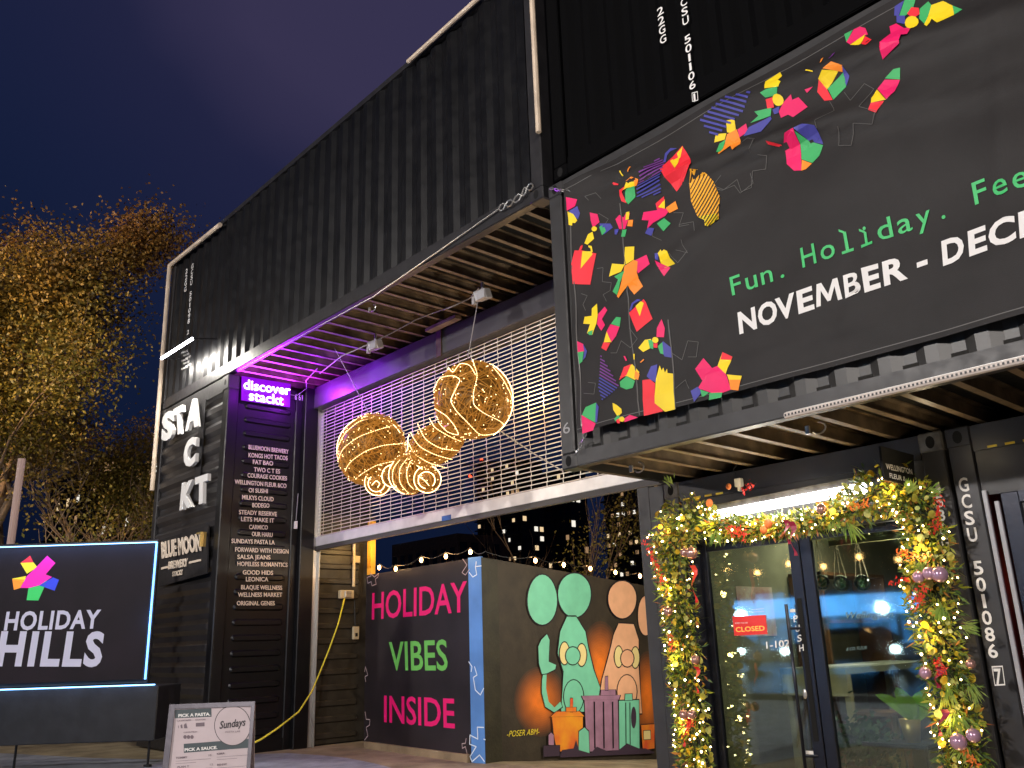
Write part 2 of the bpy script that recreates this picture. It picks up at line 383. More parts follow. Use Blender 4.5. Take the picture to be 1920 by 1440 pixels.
# 22GG / CSU 501106 1 on the upper container (letters run down)
def stack(s, top, bot, wpx, Y, m, parent, name='lettering', bold=.012):
    n = len(s)
    for k, ch in enumerate(s):
        if ch == ' ': continue
        t0, t1 = (k + .08) / n, (k + .90) / n
        a = (lerp(top[0], bot[0], t0), lerp(top[1], bot[1], t0)); b = (lerp(top[0], bot[0], t1), lerp(top[1], bot[1], t1))
        P0 = onY(*b, Y); h = onY(*a, Y) - P0; w = wpx / 2 * (.35 if ch in '1I' else 1)
        e0 = onY(b[0] - w, b[1] + w * .4, Y); e1 = onY(b[0] + w, b[1] - w * .4, Y); zc = P0.z
        e0.z = e1.z = zc
        text(ch, e0, e1, e0 + Vector((0, 0, h.z)), m, parent, name=name, bold=bold)
stack('22GG', (1237, 12), (1244, 82), 12, D + .008, white, up_right)
stack('CSU 501106', (1281, -5), (1299, 168), 12, D + .008, white, up_right)
stack('1', (1302, 173), (1303, 192), 10, D + .008, white, up_right)
def ring(a, b, c, d, Y, w, m, parent, name='lettering_frame'):
    P = [onY(*q, Y) for q in (a, b, c, d)]; s = MB(); c0 = sum(P, Vector()) / 4
    Q = [p + (c0 - p).normalized() * w for p in P]
    for k in range(4): s.quad(P[k], P[(k + 1) % 4], Q[(k + 1) % 4], Q[k])
    return s.build(name, m, parent)
ring((1297, 174), (1308, 171), (1309, 188), (1298, 191), D + .008, .008, white, up_right)
stack('22GG', (350, 503), (347, 548), 4, D + .003, white, up_long); stack('GCSU 501098 2', (361, 494), (352, 628), 4, D + .003, white, up_long)
for i in range(7): tY('MAX GROSS'[:5 + i % 3], (340 + (i % 3) * 4, 664 + i * 5), (352 + (i % 3) * 3, 659 + i * 5), (340 + (i % 3) * 4, 660.5 + i * 5), D + .003, white, up_long, name='lettering')
stack('4586G', (1756, 902), (1774, 1030), 13, SY - .003, white, shop, bold=.02)
stack('GCSU 501086', (1804, 893), (1864, 1236), 17, SY - .003, white, nextc, bold=.02)
stack('7', (1869, 1250), (1875, 1287), 13, SY - .003, white, nextc, bold=.02)
ring((1859, 1249), (1880, 1248), (1885, 1285), (1865, 1286), SY - .003, .01, white, nextc)
text('6 61', onX(553, 749, XP + .001), onX(567, 751, XP + .001), onX(553, 738, XP + .001), white, pil)

# conduits on the tower and on the long container
s = MB(); s.tube([onY(318, 498, D - .06), onY(285, 920, D - .06)], .035, 8); s.tube([onY(318, 498, D - .06), onY(413, 421, D - .06)], .035, 8)
tag(s.build('conduit_pipe', conduit), 'cream conduit bent over the left corner of the container tower', 'pipe')
tag(MB().tube([onY(765, 116, D - .05), onY(900, -6, D - .05)], .026, 8).build('conduit_pipe', conduit), 'cream conduit along the roof edge of the long container', 'pipe')
tag(MB().tube([onY(997, -12, D - .05), onY(1010, 248, D - .05)], .026, 8).build('conduit_pipe', conduit), 'upright cream conduit at the right corner of the long container', 'pipe')

# ================================================================== GATE
GY = 6.4
gate = thing('roller_shutter', 'half raised wire grille roller shutter with pale bottom bar', 'shutter', (-8.3, GY, 2.6))
hood = mat('charcoal_shutter_hood', (.05, .05, .056), .34, bump=.03, bs=3, var=.12, vs=2)
B('hood', XP + .01, -5.0, GY - .14, GY + .3, 4.74, 5.07, hood, gate, bev=.01)
gx0, gx1 = -11.30, -5.0; zb = 2.80; rods = 39
rodm = mat('grille_wire', (.80, .74, .64), .4, metal=.25)
me = MB().tube([(0, 0, 0), (gx1 - gx0, 0, 0)], .0062, 6).mesh('grille_rod'); copies('grille_rod', me, rodm, gate, [(gx0, GY, zb + .045 + k * .0495) for k in range(rods)])
s = MB()   # link column: small staggered plates between rods
for k in range(rods - 1):
    o = .0045 if k % 2 else -.0045; z = .045 + k * .0495
    s.box(o - .0032, o + .0032, -.009, -.006, z - .006, z + .0555)
me = s.mesh('grille_link_column'); nl = 25
copies('grille_link_column', me, rodm, gate, [(gx0 + .16 + k * (gx1 - gx0 - .2) / (nl), GY, zb) for k in range(nl + 1)])
s = MB(); s.box(gx0 - .02, gx1, GY - .03, GY + .03, 2.70, 2.83); bb = s.build('bottom_bar', alu, gate, bev=.004)
s = MB(); s.box(gx0 - .02, gx1, GY - .022, GY + .022, 2.655, 2.70); s.box(gx0 - .02, gx1, GY - .03, GY + .03, 2.640, 2.655); s.build('bottom_seal', mat('grey_rubber', (.07, .065, .06), .6), bb)
P = onY(837, 971, GY - .031); B('label_sticker', P.x - .09, P.x + .09, GY - .0325, GY - .031, P.z - .03, P.z + .03, mat('blue_sticker', (.02, .10, .35), .4), bb)
s = MB(); X = XP + .015; s.box(X, X + .008, GY - .06, GY - .04, 0, 4.74); s.box(X, X + .07, GY + .04, GY + .05, 0, 4.74); s.box(X + .05, X + .058, GY - .06, GY - .04, 0, 4.74); s.box(X, X + .008, GY - .06, GY + .05, 0, 4.74)
s.build('guide_rail', galv, gate)
B('side_post', XP - .004, XP + .01, 6.2, 6.36, 0, 4.9, steel2, gate); B('side_post', XP + .0, XP + .10, 6.12, GY - .06, 0, 5.05, steel, gate, bev=.01)
B('right_post', -5.14, -4.99, GY - .2, GY + .1, -.05, 2.6, steelg, gate, bev=.01); B('right_frame', -4.985, -4.81, SY + .01, SY + .2, -.05, 2.58, steelg, gate, bev=.008)
P = onY(822, 640, GY - .16); B('bracket', P.x - .05, P.x + .05, GY - .16, GY - .14, 4.72, 5.06, mat('rusty_bracket', (.05, .03, .018), .7, var=.3), gate)
P = onZ(826, 610, 5.05); B('timber_offcut', P.x - .25, P.x + .35, P.y - .05, P.y + .05, 5.03, 5.07, mat('weathered_timber', (.22, .17, .13), .7, bump=.3, var=.3), gate)

# ================================================================== HOARDING
def FP(px, py): return onZ(px, py, 0)
A_ = Vector((-10.62, 6.80, 0)); Bc = Vector((-8.17, 6.65, 0)); Cc = Vector((-7.965, 6.68, 0)); Dc = Vector((-7.97, 6.94, 0)); Ec = Vector((-7.97, 10.5, -.33))
hb = mat('hoarding_black_print', (.020, .015, .017), .42, bump=.12, bs=3, var=.25, vs=2)
ho = thing('hoarding', 'black plywood hoarding lettered holiday vibes inside with blue corner', 'hoarding', (-9.4, 6.7, 0))
HZ = 2.25
def slabp(a, b, z0a, z0b, z1a, z1b, th, m, parent, name):
    n = Vector((b.y - a.y, -(b.x - a.x), 0)).normalized()
    if n.dot(CAM - a) < 0: n = -n
    Z = Vector((0, 0, 1)); a0, b0 = Vector((a.x, a.y, 0)), Vector((b.x, b.y, 0))
    q = [a0 + Z * z0a, b0 + Z * z0b, b0 - n * th + Z * z0b, a0 - n * th + Z * z0a]; t_ = [a0 + Z * z1a, b0 + Z * z1b, b0 - n * th + Z * z1b, a0 - n * th + Z * z1a]
    o = MB().hexa(q + t_).build(name, m, parent); return n
nL = slabp(A_, Bc - Vector((.004, 0, 0)), .0, .0, HZ, HZ, .03, hb, ho, 'printed_panel')
blue = mat('blue_vinyl_corner', (.10, .26, .62), .4, bump=.35, bs=2.2, var=.15, vs=2)
nC = slabp(Bc, Cc, .0, .0, HZ + .01, HZ + .01, .03, blue, ho, 'corner_strip')
olive = mat('olive_black_plywood', (.030, .026, .012), .6, bump=.25, bs=25, var=.3, vs=4)
nD = slabp(Cc + Vector((.002, .002, 0)), Dc, 0, 0, HZ, HZ - .02, .03, olive, ho, 'return_panel')
dn = mat('mural_ground_paint', (.040, .030, .018), .65, bump=.2, bs=30, var=.2, vs=5)
mur = thing('mural_panel', 'plywood panel painted with mint and peach shapes above spray cans', 'mural', (-7.97, 8.7, -.2))
MX = -7.97
# mural board built as a grid so that the sprayed orange paint is part of the board's own colouring
slabp(Dc, Ec, 0, -.33, HZ - .02, HZ - .35, .03, dn, mur, 'board')
B('batten', A_.x - .02, Bc.x, 6.84, 6.90, 2.13, 2.22, mat('raw_timber', (.42, .27, .10), .7, bump=.2, var=.2), ho)
s = MB(); s.obox(lerp(A_, Bc, .5) + nL * .02 + Vector((.02, 0, .04)), (Bc - A_) * .48, nL * .018, (0, 0, .045)); s.build('base_board', slabm, ho)
pl = lambda x, y, o=.0015: onP(x, y, A_ + nL * o, nL)
def tP(s_, O, E_, T, P, n, m, parent, off=.002, **k): return text(s_, onP(*O, P + n * off, n), onP(*E_, P + n * off, n), onP(*T, P + n * off, n), m, parent, **k)
magenta = mat('magenta_vinyl', (.86, .008, .17), .5); lime = mat('lime_vinyl', (.16, .55, .10), .5)
tP('HOLIDAY', (697, 1161), (876, 1146), (698, 1111), A_, nL, magenta, ho, bold=.014)
tP('VIBES', (730, 1256), (840, 1256), (729, 1203), A_, nL, lime, ho, bold=.014)
tP('INSIDE', (720, 1353), (853, 1365), (720, 1303), A_, nL, magenta, ho, bold=.014)
# outline stars on the hoarding: thin pale strokes
linem = mat('pale_outline_print', (.55, .42, .42), .5); linew = mat('white_outline_print', (.75, .85, .95), .5)
def stroke(pts, P, n, w, m, parent, name='outline_star', off=.003, close=False):
    Q = [onP(x, y, P + n * off, n) for x, y in pts]
    if close: Q.append(Q[0])
    s = MB()
    for a, b in zip(Q, Q[1:]):
        d = (b - a).normalized(); e_ = n.cross(d) * w; s.quad(a - e_ - d * w * .5, b - e_ + d * w * .5, b + e_ + d * w * .5, a + e_ - d * w * .5)
    return s.build(name, m, parent)
def z8(L): return [(660 + x / 3.2, 1000 + y / 3.2) for x, y in L]
for L, m_ in (([(90, 265), (115, 255), (110, 240), (135, 262), (160, 240), (155, 262), (140, 275), (145, 305), (120, 315), (115, 290), (95, 300), (90, 265)], linem),
          ([(665, 155), (690, 190), (660, 235), (680, 250), (705, 215)], linem), ([(78, 1070), (85, 1115), (108, 1118), (105, 1150), (85, 1165), (95, 1215), (75, 1240)], linem),
          ([(75, 830), (80, 800), (95, 850), (78, 860), (82, 890)], linem), ([(685, 1230), (680, 1260), (660, 1262), (662, 1290), (680, 1280), (690, 1320)], linem)):
    stroke(z8(L), A_, nL, .005, m_, ho)
for L in ([(703, 235), (725, 262), (748, 248), (740, 200), (776, 195)], [(745, 170), (742, 200)], [(735, 800), (750, 850), (728, 865), (740, 940), (770, 970), (790, 930)], [(700, 770), (720, 800), (715, 830)],
          [(752, 1165), (755, 1235), (708, 1210), (706, 1265), (745, 1280), (708, 1340), (720, 1370), (765, 1330), (795, 1370)], [(790, 1165), (752, 1163)], [(790, 1235), (800, 1238)]):
    stroke(z8(L), Bc, nC, .006, linew, ho)

# mural: plain generic shapes in the mural's colours --------------------------------
mint = mat('mint_paint', (.20, .62, .40), .6, var=.06); peach = mat('peach_paint', (.86, .46, .26), .6, var=.06); ink = mat('dark_outline_paint', (.012, .008, .012), .6)
cream = mat('cream_paint', (.85, .70, .30), .6); mauve = mat('mauve_paint', (.36, .19, .28), .6, var=.15); plum = mat('plum_paint', (.05, .03, .05), .6)
redp = mat('orange_red_paint', (.75, .10, .03), .6, col2=(.9, .35, .02), var=.5, vs=3); glow = mat('burnt_orange_spray', (.50, .11, .012), .65, col2=(.16, .045, .012), var=.5, vs=2)
nM = Vector((1, 0, 0)); MP = Vector((MX, 8, 0))
def z8p(x, y): return (660 + x / 3.2, 1000 + y / 3.2)
lay = [0]
def mshape(pts, m, name='painted_shape', out=0):
    """flat paint shapes, each a hair above the last; out = dark outline width in mural pixels"""
    cx = sum(p[0] for p in pts) / len(pts); cy = sum(p[1] for p in pts) / len(pts)
    for k, mm in ((out, ink), (0, m)) if out else ((0, m),):
        lay[0] += 1; Q = []
        for x, y in pts:
            d = math.hypot(x - cx, y - cy) or 1; Q.append(onP(*z8p(x + (x - cx) / d * k, y + (y - cy) / d * k), MP + nM * (.0015 + lay[0] * .0003), nM))
        MB().poly(Q).build(name, mm, mur)
def ell(cx, cy, rx, ry, n=28, rot=0, egg=0):
    o = []
    for k in range(n):
        a = 2 * math.pi * k / n; x, y = rx * math.cos(a) * (1 + egg * math.sin(a)), ry * math.sin(a); c, s_ = math.cos(rot), math.sin(rot)
        o.append((cx + x * c - y * s_, cy + x * s_ + y * c))
    return o
# soft sprayed glow: nested noisy patches, dark to bright
def glowm(t): return mat('spray_%d' % t, tuple(lerp(a, b, (t / 14) ** 1.3) for a, b in zip((.045, .030, .018), (.85, .20, .015))), .65, var=.12, vs=5)
for (cx, cy, rx, ry) in ((1130, 1010, 150, 200), (1490, 800, 120, 260), (1770, 980, 80, 260)):
    for t in range(1, 15): mshape(ell(cx, cy, rx * (1.12 - t * .065), ry * (1.12 - t * .065)), glowm(t), 'sprayed_glow')
mshape(ell(1142, 398, 88, 150, egg=.05), mint, out=8); mshape(ell(1335, 372, 98, 132, egg=-.06), mint, out=8)
mshape(ell(1622, 398, 84, 112, egg=-.06), peach, out=8); mshape(ell(1762, 494, 46, 118), peach, out=6)
mshape([(1290, 500), (1345, 500), (1400, 590), (1420, 700), (1450, 820), (1490, 930), (1490, 1070), (1255, 1070), (1262, 960), (1270, 830), (1235, 720), (1250, 590)], mint, out=8)
mshape([(1600, 540), (1690, 545), (1720, 640), (1720, 800), (1730, 960), (1740, 1080), (1470, 1080), (1500, 880), (1545, 720), (1570, 610)], peach, out=8)
mshape([(1150, 830), (1168, 830), (1165, 930), (1180, 1010), (1215, 1045), (1250, 1010), (1262, 1040), (1215, 1075), (1160, 1040), (1140, 960), (1140, 880)], mint, out=6)
mshape([(1118, 680), (1135, 640), (1170, 605), (1185, 640), (1180, 770), (1225, 790), (1220, 815), (1170, 840), (1140, 845), (1122, 780)], mint, out=6)
for cx, cy, mm in ((1330, 980, mint), (1650, 950, peach)): mshape(ell(cx, cy, 58, 100, n=20), mm, out=6)
for cx, cy in ((1275, 720), (1378, 730)): mshape(ell(cx, cy, 28, 66, n=18), cream, out=7)
for cx, cy in ((1600, 740), (1700, 745)): mshape(ell(cx, cy, 24, 62, n=18), cream, out=7)
mshape(ell(1325, 735, 42, 52, n=16), mint, out=6); mshape(ell(1652, 750, 38, 50, n=16), peach, out=6)
mshape([(1200, 1100), (1385, 1100), (1385, 1300), (1230, 1310), (1210, 1200)], redp, out=7); mshape([(1225, 1070), (1365, 1068), (1395, 1098), (1190, 1102)], redp, out=6)
mshape([(1310, 990), (1326, 990), (1326, 1070), (1308, 1070)], redp, out=4); mshape([(1285, 1045), (1345, 1043), (1345, 1070), (1285, 1070)], redp, out=4)
mshape([(1395, 995), (1595, 995), (1600, 1300), (1410, 1310)], mauve, out=7); mshape([(1378, 975), (1610, 970), (1600, 998), (1390, 1000)], mauve, out=5)
mshape([(1495, 940), (1580, 938), (1582, 970), (1493, 972)], mauve, out=5); mshape([(1520, 860), (1536, 858), (1538, 940), (1518, 940)], mauve, out=4)
mshape([(1602, 1005), (1722, 1000), (1725, 1300), (1605, 1305)], mint, out=7); mshape([(1640, 965), (1680, 963), (1682, 1000), (1638, 1002)], mint, out=5); mshape(ell(1690, 1105, 16, 66, n=16), plum)
mshape([(1735, 1150), (1815, 1145), (1815, 1290), (1745, 1300)], redp, out=6); mshape([(1750, 1185), (1790, 1183), (1792, 1235), (1752, 1237)], cream, out=4)
mshape([(1362, 1190), (1395, 1165), (1420, 1190), (1425, 1320), (1360, 1325)], mint, out=6); mshape([(1180, 1210), (1195, 1195), (1210, 1210), (1212, 1270), (1180, 1270)], mauve, out=5); mshape([(1150, 1275), (1245, 1272), (1245, 1335), (1150, 1340)], plum, out=5)
for x in (1450, 1505, 1560): mshape([(x, 1010), (x + 8, 1010), (x + 12, 1290), (x + 4, 1290)], ink)
for x in (1640, 1665): mshape([(x, 1015), (x + 5, 1015), (x + 7, 1290), (x + 2, 1290)], ink)
mshape([(1250, 1330), (1260, 1300), (1330, 1290), (1345, 1240), (1362, 1300), (1430, 1320), (1470, 1280), (1540, 1310), (1600, 1300), (1650, 1260), (1720, 1290), (1760, 1290), (1810, 1310), (1812, 1320), (1250, 1345)], plum)
sp = mat('yellow_signature_paint', (.85, .68, .05), .5)
text('-POSER ABM-', onX(*z8p(930, 1222), MX + .0075), onX(*z8p(1125, 1205), MX + .0075), onX(*z8p(930, 1185), MX + .0075), sp, mur, name='signature', shear=.3)
# festoon bulbs on the hoarding top -------------------------------------------------
bulbm = mat('warm_bulb_glow', (1, .6, .2), .4, emit=(1, .50, .16), es=30, sample=False)
wire_m = mat('black_cable', (.01, .01, .01), .5)
bx = [(711, 1064), (742, 1066), (790, 1050), (836, 1043), (882, 1035)]
bulbs = [onP(x, y, A_, nL) for x, y in bx]
bulbs[1].z = 2.27
bulbs2 = [onX(x, y, MX) for x, y in ((1004, 1051), (1057, 1059), (1107, 1066), (1154, 1073), (1200, 1080))]
fs = thing('festoon_lights', 'string of small warm bulbs along the top of the hoarding', 'string lights', tuple(bulbs[2]))
s = MB(); allp = bulbs + [Vector((-7.97, 6.75, 2.27))] + bulbs2; pp = []
for a, b in zip(allp, allp[1:]):
    for k in range(6): t = k / 6; q = lerp(a, b, t); q = q + Vector((0, 0, .05 - .05 * math.sin(math.pi * t))); pp.append(q)
s.tube(pp, .005, 4).build('cable', wire_m, fs)
for p in bulbs + bulbs2:
    MB().ball(p, .021, 8, 6, sc=(1, 1, 1.5)).build('bulb', bulbm, fs, smooth=True); MB().tube([p + Vector((0, 0, .025)), p + Vector((0, 0, .05))], .012, 6).build('socket', wire_m, fs)
for i, p in enumerate(bulbs + bulbs2): lamp('bulb_light', 'POINT', p + Vector((.0, -.06, .04)), 2.2, (1, .55, .22), fs, size=.02)

# ================================================================== WALL LETTERING ON THE TOWER SIDE
lm = mat('cream_letter_plastic', (.80, .68, .55), .5)
tx = thing('tenant_letters', 'cream letters listing the market shops on the tower side wall', 'sign', (XP, 5.6, 2.9))
names = [('BLUEMOON BREWERY', 466, 541, 842, 851), ('KONGS HOT TACOS', 466, 539, 857, 863), ('FAT BAO', 474, 512, 870, 873), ('TWO C T ES', 476, 525, 884, 888), ('COURAGE COOKIES', 464, 538, 895, 901), ('WELLINGTON FLEUR &CO', 440, 537, 907, 915), ('OI SUSHI', 466, 502, 923, 925), ('MILKYS CLOUD', 454, 513, 936, 940),
         ('BODEGO', 473, 505, 951, 952), ('STEADY RESERVE', 448, 519, 964, 968), ('LETS MAKE IT', 452, 514, 977, 980), ('CARMICO', 467, 502, 992, 993), ('OUR HARU', 472, 511, 1005, 1007), ('SUNDAYS PASTA LA', 434, 515, 1018, 1021), ('FORWARD WITH DESIGN', 441, 541, 1034, 1038), ('SALSA JEANS', 445, 507, 1048, 1049), ('HOPELESS ROMANTICS', 445, 539, 1061, 1063),
         ('GOOD HIDS', 455, 512, 1077, 1078), ('LEONICA', 461, 503, 1090, 1090), ('BLAQUE WELLNESS', 452, 529, 1105, 1106), ('WELLNESS MARKET', 446, 529, 1119, 1119), ('ORIGINAL GENES', 444, 515, 1135, 1135)]
LX = XP + .004
for nm, x0, x1, y0, y1 in names:
    text(nm, onX(x0, y0, LX), onX(x1, y1, LX), onX(x0, y0 - 8.3, LX), lm, tx, name='shop_name', bold=.016, depth=.004)
# neon sign ----------------------------------------------------------------------
NX = XP + .05
neon = thing('neon_sign', 'glowing purple panel with white script discover stackt', 'sign', tuple(onX(500, 735, NX)))
q = [onX(454, 705, NX), onX(545.4, 720, NX), onX(543.6, 763.4, NX), onX(453, 750, NX)]
MB().prism(q, (-.02, 0, 0)).build('backing_panel', mat('purple_lit_acrylic', (.03, .0, .06), .3, emit=(.30, .004, .82), es=.75, sample=False), neon)
nw = mat('neon_tube_white', (1, 1, 1), .4, emit=(1, .90, 1), es=3, sample=False)
text('discover', onX(457, 729, NX + .015), onX(544, 741, NX + .015), onX(457, 710.5, NX + .015), nw, neon, name='neon_lettering', bold=.004, depth=.012)
text('stackt', onX(467, 750, NX + .015), onX(531, 760, NX + .015), onX(467, 731, NX + .015), nw, neon, name='neon_lettering', bold=.004, depth=.012)
c = onX(500, 735, NX + .06)
lamp('neon_light', 'AREA', c, 70, (.42, .02, 1), neon, size=.9, size_y=.45, target=c + Vector((1, 0, .12)))
lamp('neon_wash', 'POINT', onX(500, 742, NX + .14), 2.0, (.45, .02, 1), neon, size=.08)
lamp('rail_glow', 'POINT', Vector((XP + .55, D + .3, 4.92)), 14, (.42, .02, 1), neon, size=.05); lamp('hood_glow', 'POINT', Vector((XP + .55, GY - .42, 4.90)), 26, (.40, .02, 1), neon, size=.05); lamp('hood_glow', 'POINT', Vector((XP + 1.5, GY - .45, 4.97)), 15, (.25, .03, 1), neon, size=.3)
s = MB(); s.tube([onX(545, 740, NX), onX(556, 742, XP + .02), onX(575, 728, XP + .1), Vector((-10.9, 5.9, 5.02)), Vector((-10.4, 5.8, 5.06))], .006, 5).build('power_cord', mat('grey_cord', (.3, .3, .3), .5), neon)
# electrical dimmer at the wall
s = MB(); s.tube([onX(559, 925, XP + .02), onX(555, 975, XP + .02)], .006, 5); o = s.build('hanging_plug', mat('grey_cord'), None); tag(o, 'short white cord with plug hanging beside the shop name letters', 'plug')
P = onX(554, 985, XP + .02); B('plug_body', P.x - .01, P.x + .02, P.y - .02, P.y + .02, P.z - .05, P.z + .06, whitep, o)

# ================================================================== FRONT LETTERS OF THE TOWER
FY = D - .05
big = thing('big_letters', 'large white raised letters S T A C K T on the tower front', 'sign', tuple(onY(350, 850, FY)))
bk = MB().prism([onY(377, 752, FY + .045), onY(386, 748, FY + .045), onY(372, 940, FY + .045), onY(360, 940, FY + .045)], (0, .01, 0)).build('backing_strip', steel2, big)
for ch, O, E_, T in (('S', (308, 826), (330, 818), (310, 779)), ('T', (333, 815), (350, 807), (331, 770)), ('A', (353, 806), (377, 796), (357, 756)), ('C', (349, 876), (372, 867), (352, 829)), ('K', (343, 954), (366, 947), (347, 908)), ('T', (371, 945), (395, 938), (372, 898))):
    text(ch, onY(*O, FY), onY(*E_, FY), onY(*T, FY), whitep, big, name='letter', bold=.055, depth=.05, nrm=Vector((0, -1, 0)))
brew = thing('brewery_sign', 'white lettering of the blue moon brewery on a black board', 'sign', tuple(onY(345, 1045, FY)))
MB().prism([onY(300, 1012, FY + .02), onY(391, 985, FY + .02), onY(388, 1075, FY + .02), onY(298, 1100, FY + .02)], (0, .02, 0)).build('board', steel2, brew)
tY('BLUE MOON', (304, 1046), (378, 1031), (303, 1017), FY, lm, brew, name='letter_row', bold=.04, depth=.01)
tY('BREWERY', (316, 1067), (352, 1061), (317, 1053), FY, lm, brew, name='letter_row', bold=.03, depth=.01)
tY('STACKT', (324, 1081), (343, 1077), (324, 1072), FY, lm, brew, name='letter_row', bold=.03, depth=.008)
for a, b in (((302, 1064), (314, 1061)), ((354, 1053), (376, 1048))):
    MB().prism([onY(*a, FY), onY(*b, FY), onY(b[0], b[1] + 4, FY), onY(a[0], a[1] + 4, FY)], (0, .01, 0)).build('dash_bar', lm, brew)
P = onY(381, 1000, FY); B('spot_bracket', P.x + .0, P.x + .16, FY - .10, FY - .02, P.z - .02, P.z + .0, mat('brass_bracket', (.5, .36, .12), .4, metal=.6), brew); B('spot_bracket', P.x + .13, P.x + .16, FY - .10, FY - .02, P.z - .2, P.z - .02, mat('brass_bracket'), brew)
# LED bar on the container
a, b = onY(303, 672, D - .36), onY(361, 635, D - .36)
led = thing('led_bar_light', 'bright white tube lamp at the left end of the long container', 'lamp', tuple(a))
MB().tube([a, b], .022, 8).build('tube', mat('cold_tube_glow', (1, 1, 1), .4, emit=(.92, .9, 1), es=14, sample=False), led)
for p in (a, b): MB().tube([p, p + Vector((0, .37, .08))], .012, 6).build('bracket_arm', steel2, led)
mid = (a + b) / 2
lamp('tube_light', 'AREA', mid + Vector((0, .03, -.04)), 70, (1, .94, .84), led, size=(b - a).length, size_y=.05, target=mid + Vector((0, .42, -1.1)))
lamp('tube_spill', 'POINT', mid + Vector((.1, 0, -.10)), 4, (1, .94, .84), led, size=.05)

# ================================================================== SIGN LIGHT BOX (left)
hd = ray(300, 1290); hd = Vector((hd.x, hd.y, 0)).normalized(); RC = Vector((0, 0, 0)) + hd * 11.8
tt = Vector((.667, .745, 0)).normalized(); nb = Vector((-tt.y, tt.x, 0)); nf = -nb
if nf.dot(-RC) < 0: nf, nb = nb, nf
def lb(px, py, o=0): return onP(px, py, RC + nf * o, nf)
box = thing('light_box_sign', 'black freestanding sign box with blue lit edges reading holiday hills', 'sign', tuple(RC))
LW = 3.4
def bx3(r_off, w, d0, d1, z0, z1, m, parent, name, bev=0):   # r_off: offset of right end along tt
    r = RC + tt * r_off; c = r - tt * w / 2 + nb * (d0 + d1) / 2 + Vector((0, 0, (z0 + z1) / 2))
    return MB().obox(c, tt * w / 2, nb * (d1 - d0) / 2, (0, 0, (z1 - z0) / 2)).build(name, m, parent, bev=bev)
boxm = mat('satin_black_board', (.013, .013, .015), .4, bump=.15, bs=6, var=.3)
PZ0, PZ1 = lb(150, 1283).z, lb(150, 1018).z
bx3(-.02, LW, .0, .75, .30, PZ0 - .045, boxm, box, 'base_box', bev=.01)
bx3(-.21, LW, .119, .20, PZ0 - .02, PZ1 + .03, boxm, box, 'back_case', bev=.01)
face = mat('dark_aubergine_print', (.010, .006, .010), .6, var=.35, vs=1.5, spec=.25)
bx3(-.24, LW, .06, .118, PZ0 + .03, PZ1 - .02, face, box, 'print_panel')
blueled = mat('blue_led_edge', (.3, .5, 1), .4, emit=(.12, .38, 1), es=4, sample=False); bluew = mat('blue_white_led', (.3, .5, 1), .4, emit=(.22, .55, 1), es=4.5, sample=False)
bx3(-.22, LW, .075, .115, PZ1 - .015, PZ1 - .006, bluew, box, 'led_strip'); bx3(-.22, .009, .075, .115, PZ0 + .03, PZ1 - .02, blueled, box, 'led_strip'); bx3(-.1, LW, .05, .1, PZ0 - .04, PZ0 - .028, bluew, box, 'led_strip')
cb = RC - tt * 1.6
lamp('edge_light_top', 'AREA', cb + Vector((0, 0, PZ1 - .01)) + nf * .02, 7, (.2, .45, 1), box, size=3, size_y=.03, target=cb + nb * .12 + Vector((0, 0, PZ0)))
lamp('edge_light_low', 'AREA', cb + Vector((0, 0, PZ0 - .0)) + nf * .05, 7, (.2, .45, 1), box, size=3, size_y=.03, target=cb + nf * .25 + Vector((0, 0, 0)))
lamp('edge_light_side', 'POINT', RC - tt * .15 + nf * .03 + Vector((0, 0, 1.7)), 3.0, (.2, .45, 1), box, size=.03)
for k in (-.12, -1.7, -3.2):
    p = RC + tt * k + nb * .12; MB().tube([p + Vector((0, 0, .3)), p + Vector((0, 0, .03))], .016, 6).build('leg', steel, box); MB().tube([p + Vector((0, 0, .03)), p], .05, 8).build('foot', steel, box)
FPp = RC + nb * .06
tw = mat('pale_lilac_vinyl', (.62, .62, .78), .5)
tP('HOLIDAY', (7, 1181), (187, 1177), (11, 1147), FPp, nf, tw, box, bold=.03, off=.002, shear=.05, space=1.1)
tP('HILLS', (-8, 1246), (190, 1247), (0, 1184), FPp, nf, tw, box, bold=.038, off=.002, shear=.05, space=1.14)
zz = lambda L: [(x / 3.272, 1000 + y / 3.273) for x, y in L]
def lpoly(L, m, k, w=0): MB().poly([onP(x, y, FPp + nf * (.002 + .0006 * k), nf) for x, y in zz(L)]).build('star_piece', m, box)
def vivid(n, c): return mat(n, c, .5, emit=c, es=.35, sample=False)
VP, VY, VR, VO, VG, VB = vivid('lit_magenta', (.85, .005, .45)), vivid('lit_yellow', (.85, .75, .03)), vivid('lit_red', (.8, .02, .05)), vivid('lit_orange', (.9, .3, .02)), vivid('lit_green', (.03, .55, .12)), vivid('lit_blue', (.02, .05, .7))
lpoly([(185, 137), (125, 182), (205, 178)], VR, 0); lpoly([(125, 182), (205, 178), (230, 208), (165, 248)], VY, 0); lpoly([(75, 278), (160, 262), (150, 300), (82, 285)], VY, 0)
lpoly([(75, 280), (150, 285), (125, 335), (85, 347)], VO, 0); lpoly([(175, 335), (290, 290), (235, 412), (163, 410)], VG, 0); lpoly([(240, 320), (325, 270), (362, 285), (335, 352), (285, 335)], VB, 0)
lpoly([(290, 137), (340, 182), (280, 252), (320, 268), (240, 320), (180, 335), (125, 335), (165, 262), (215, 215)], VP, 1)

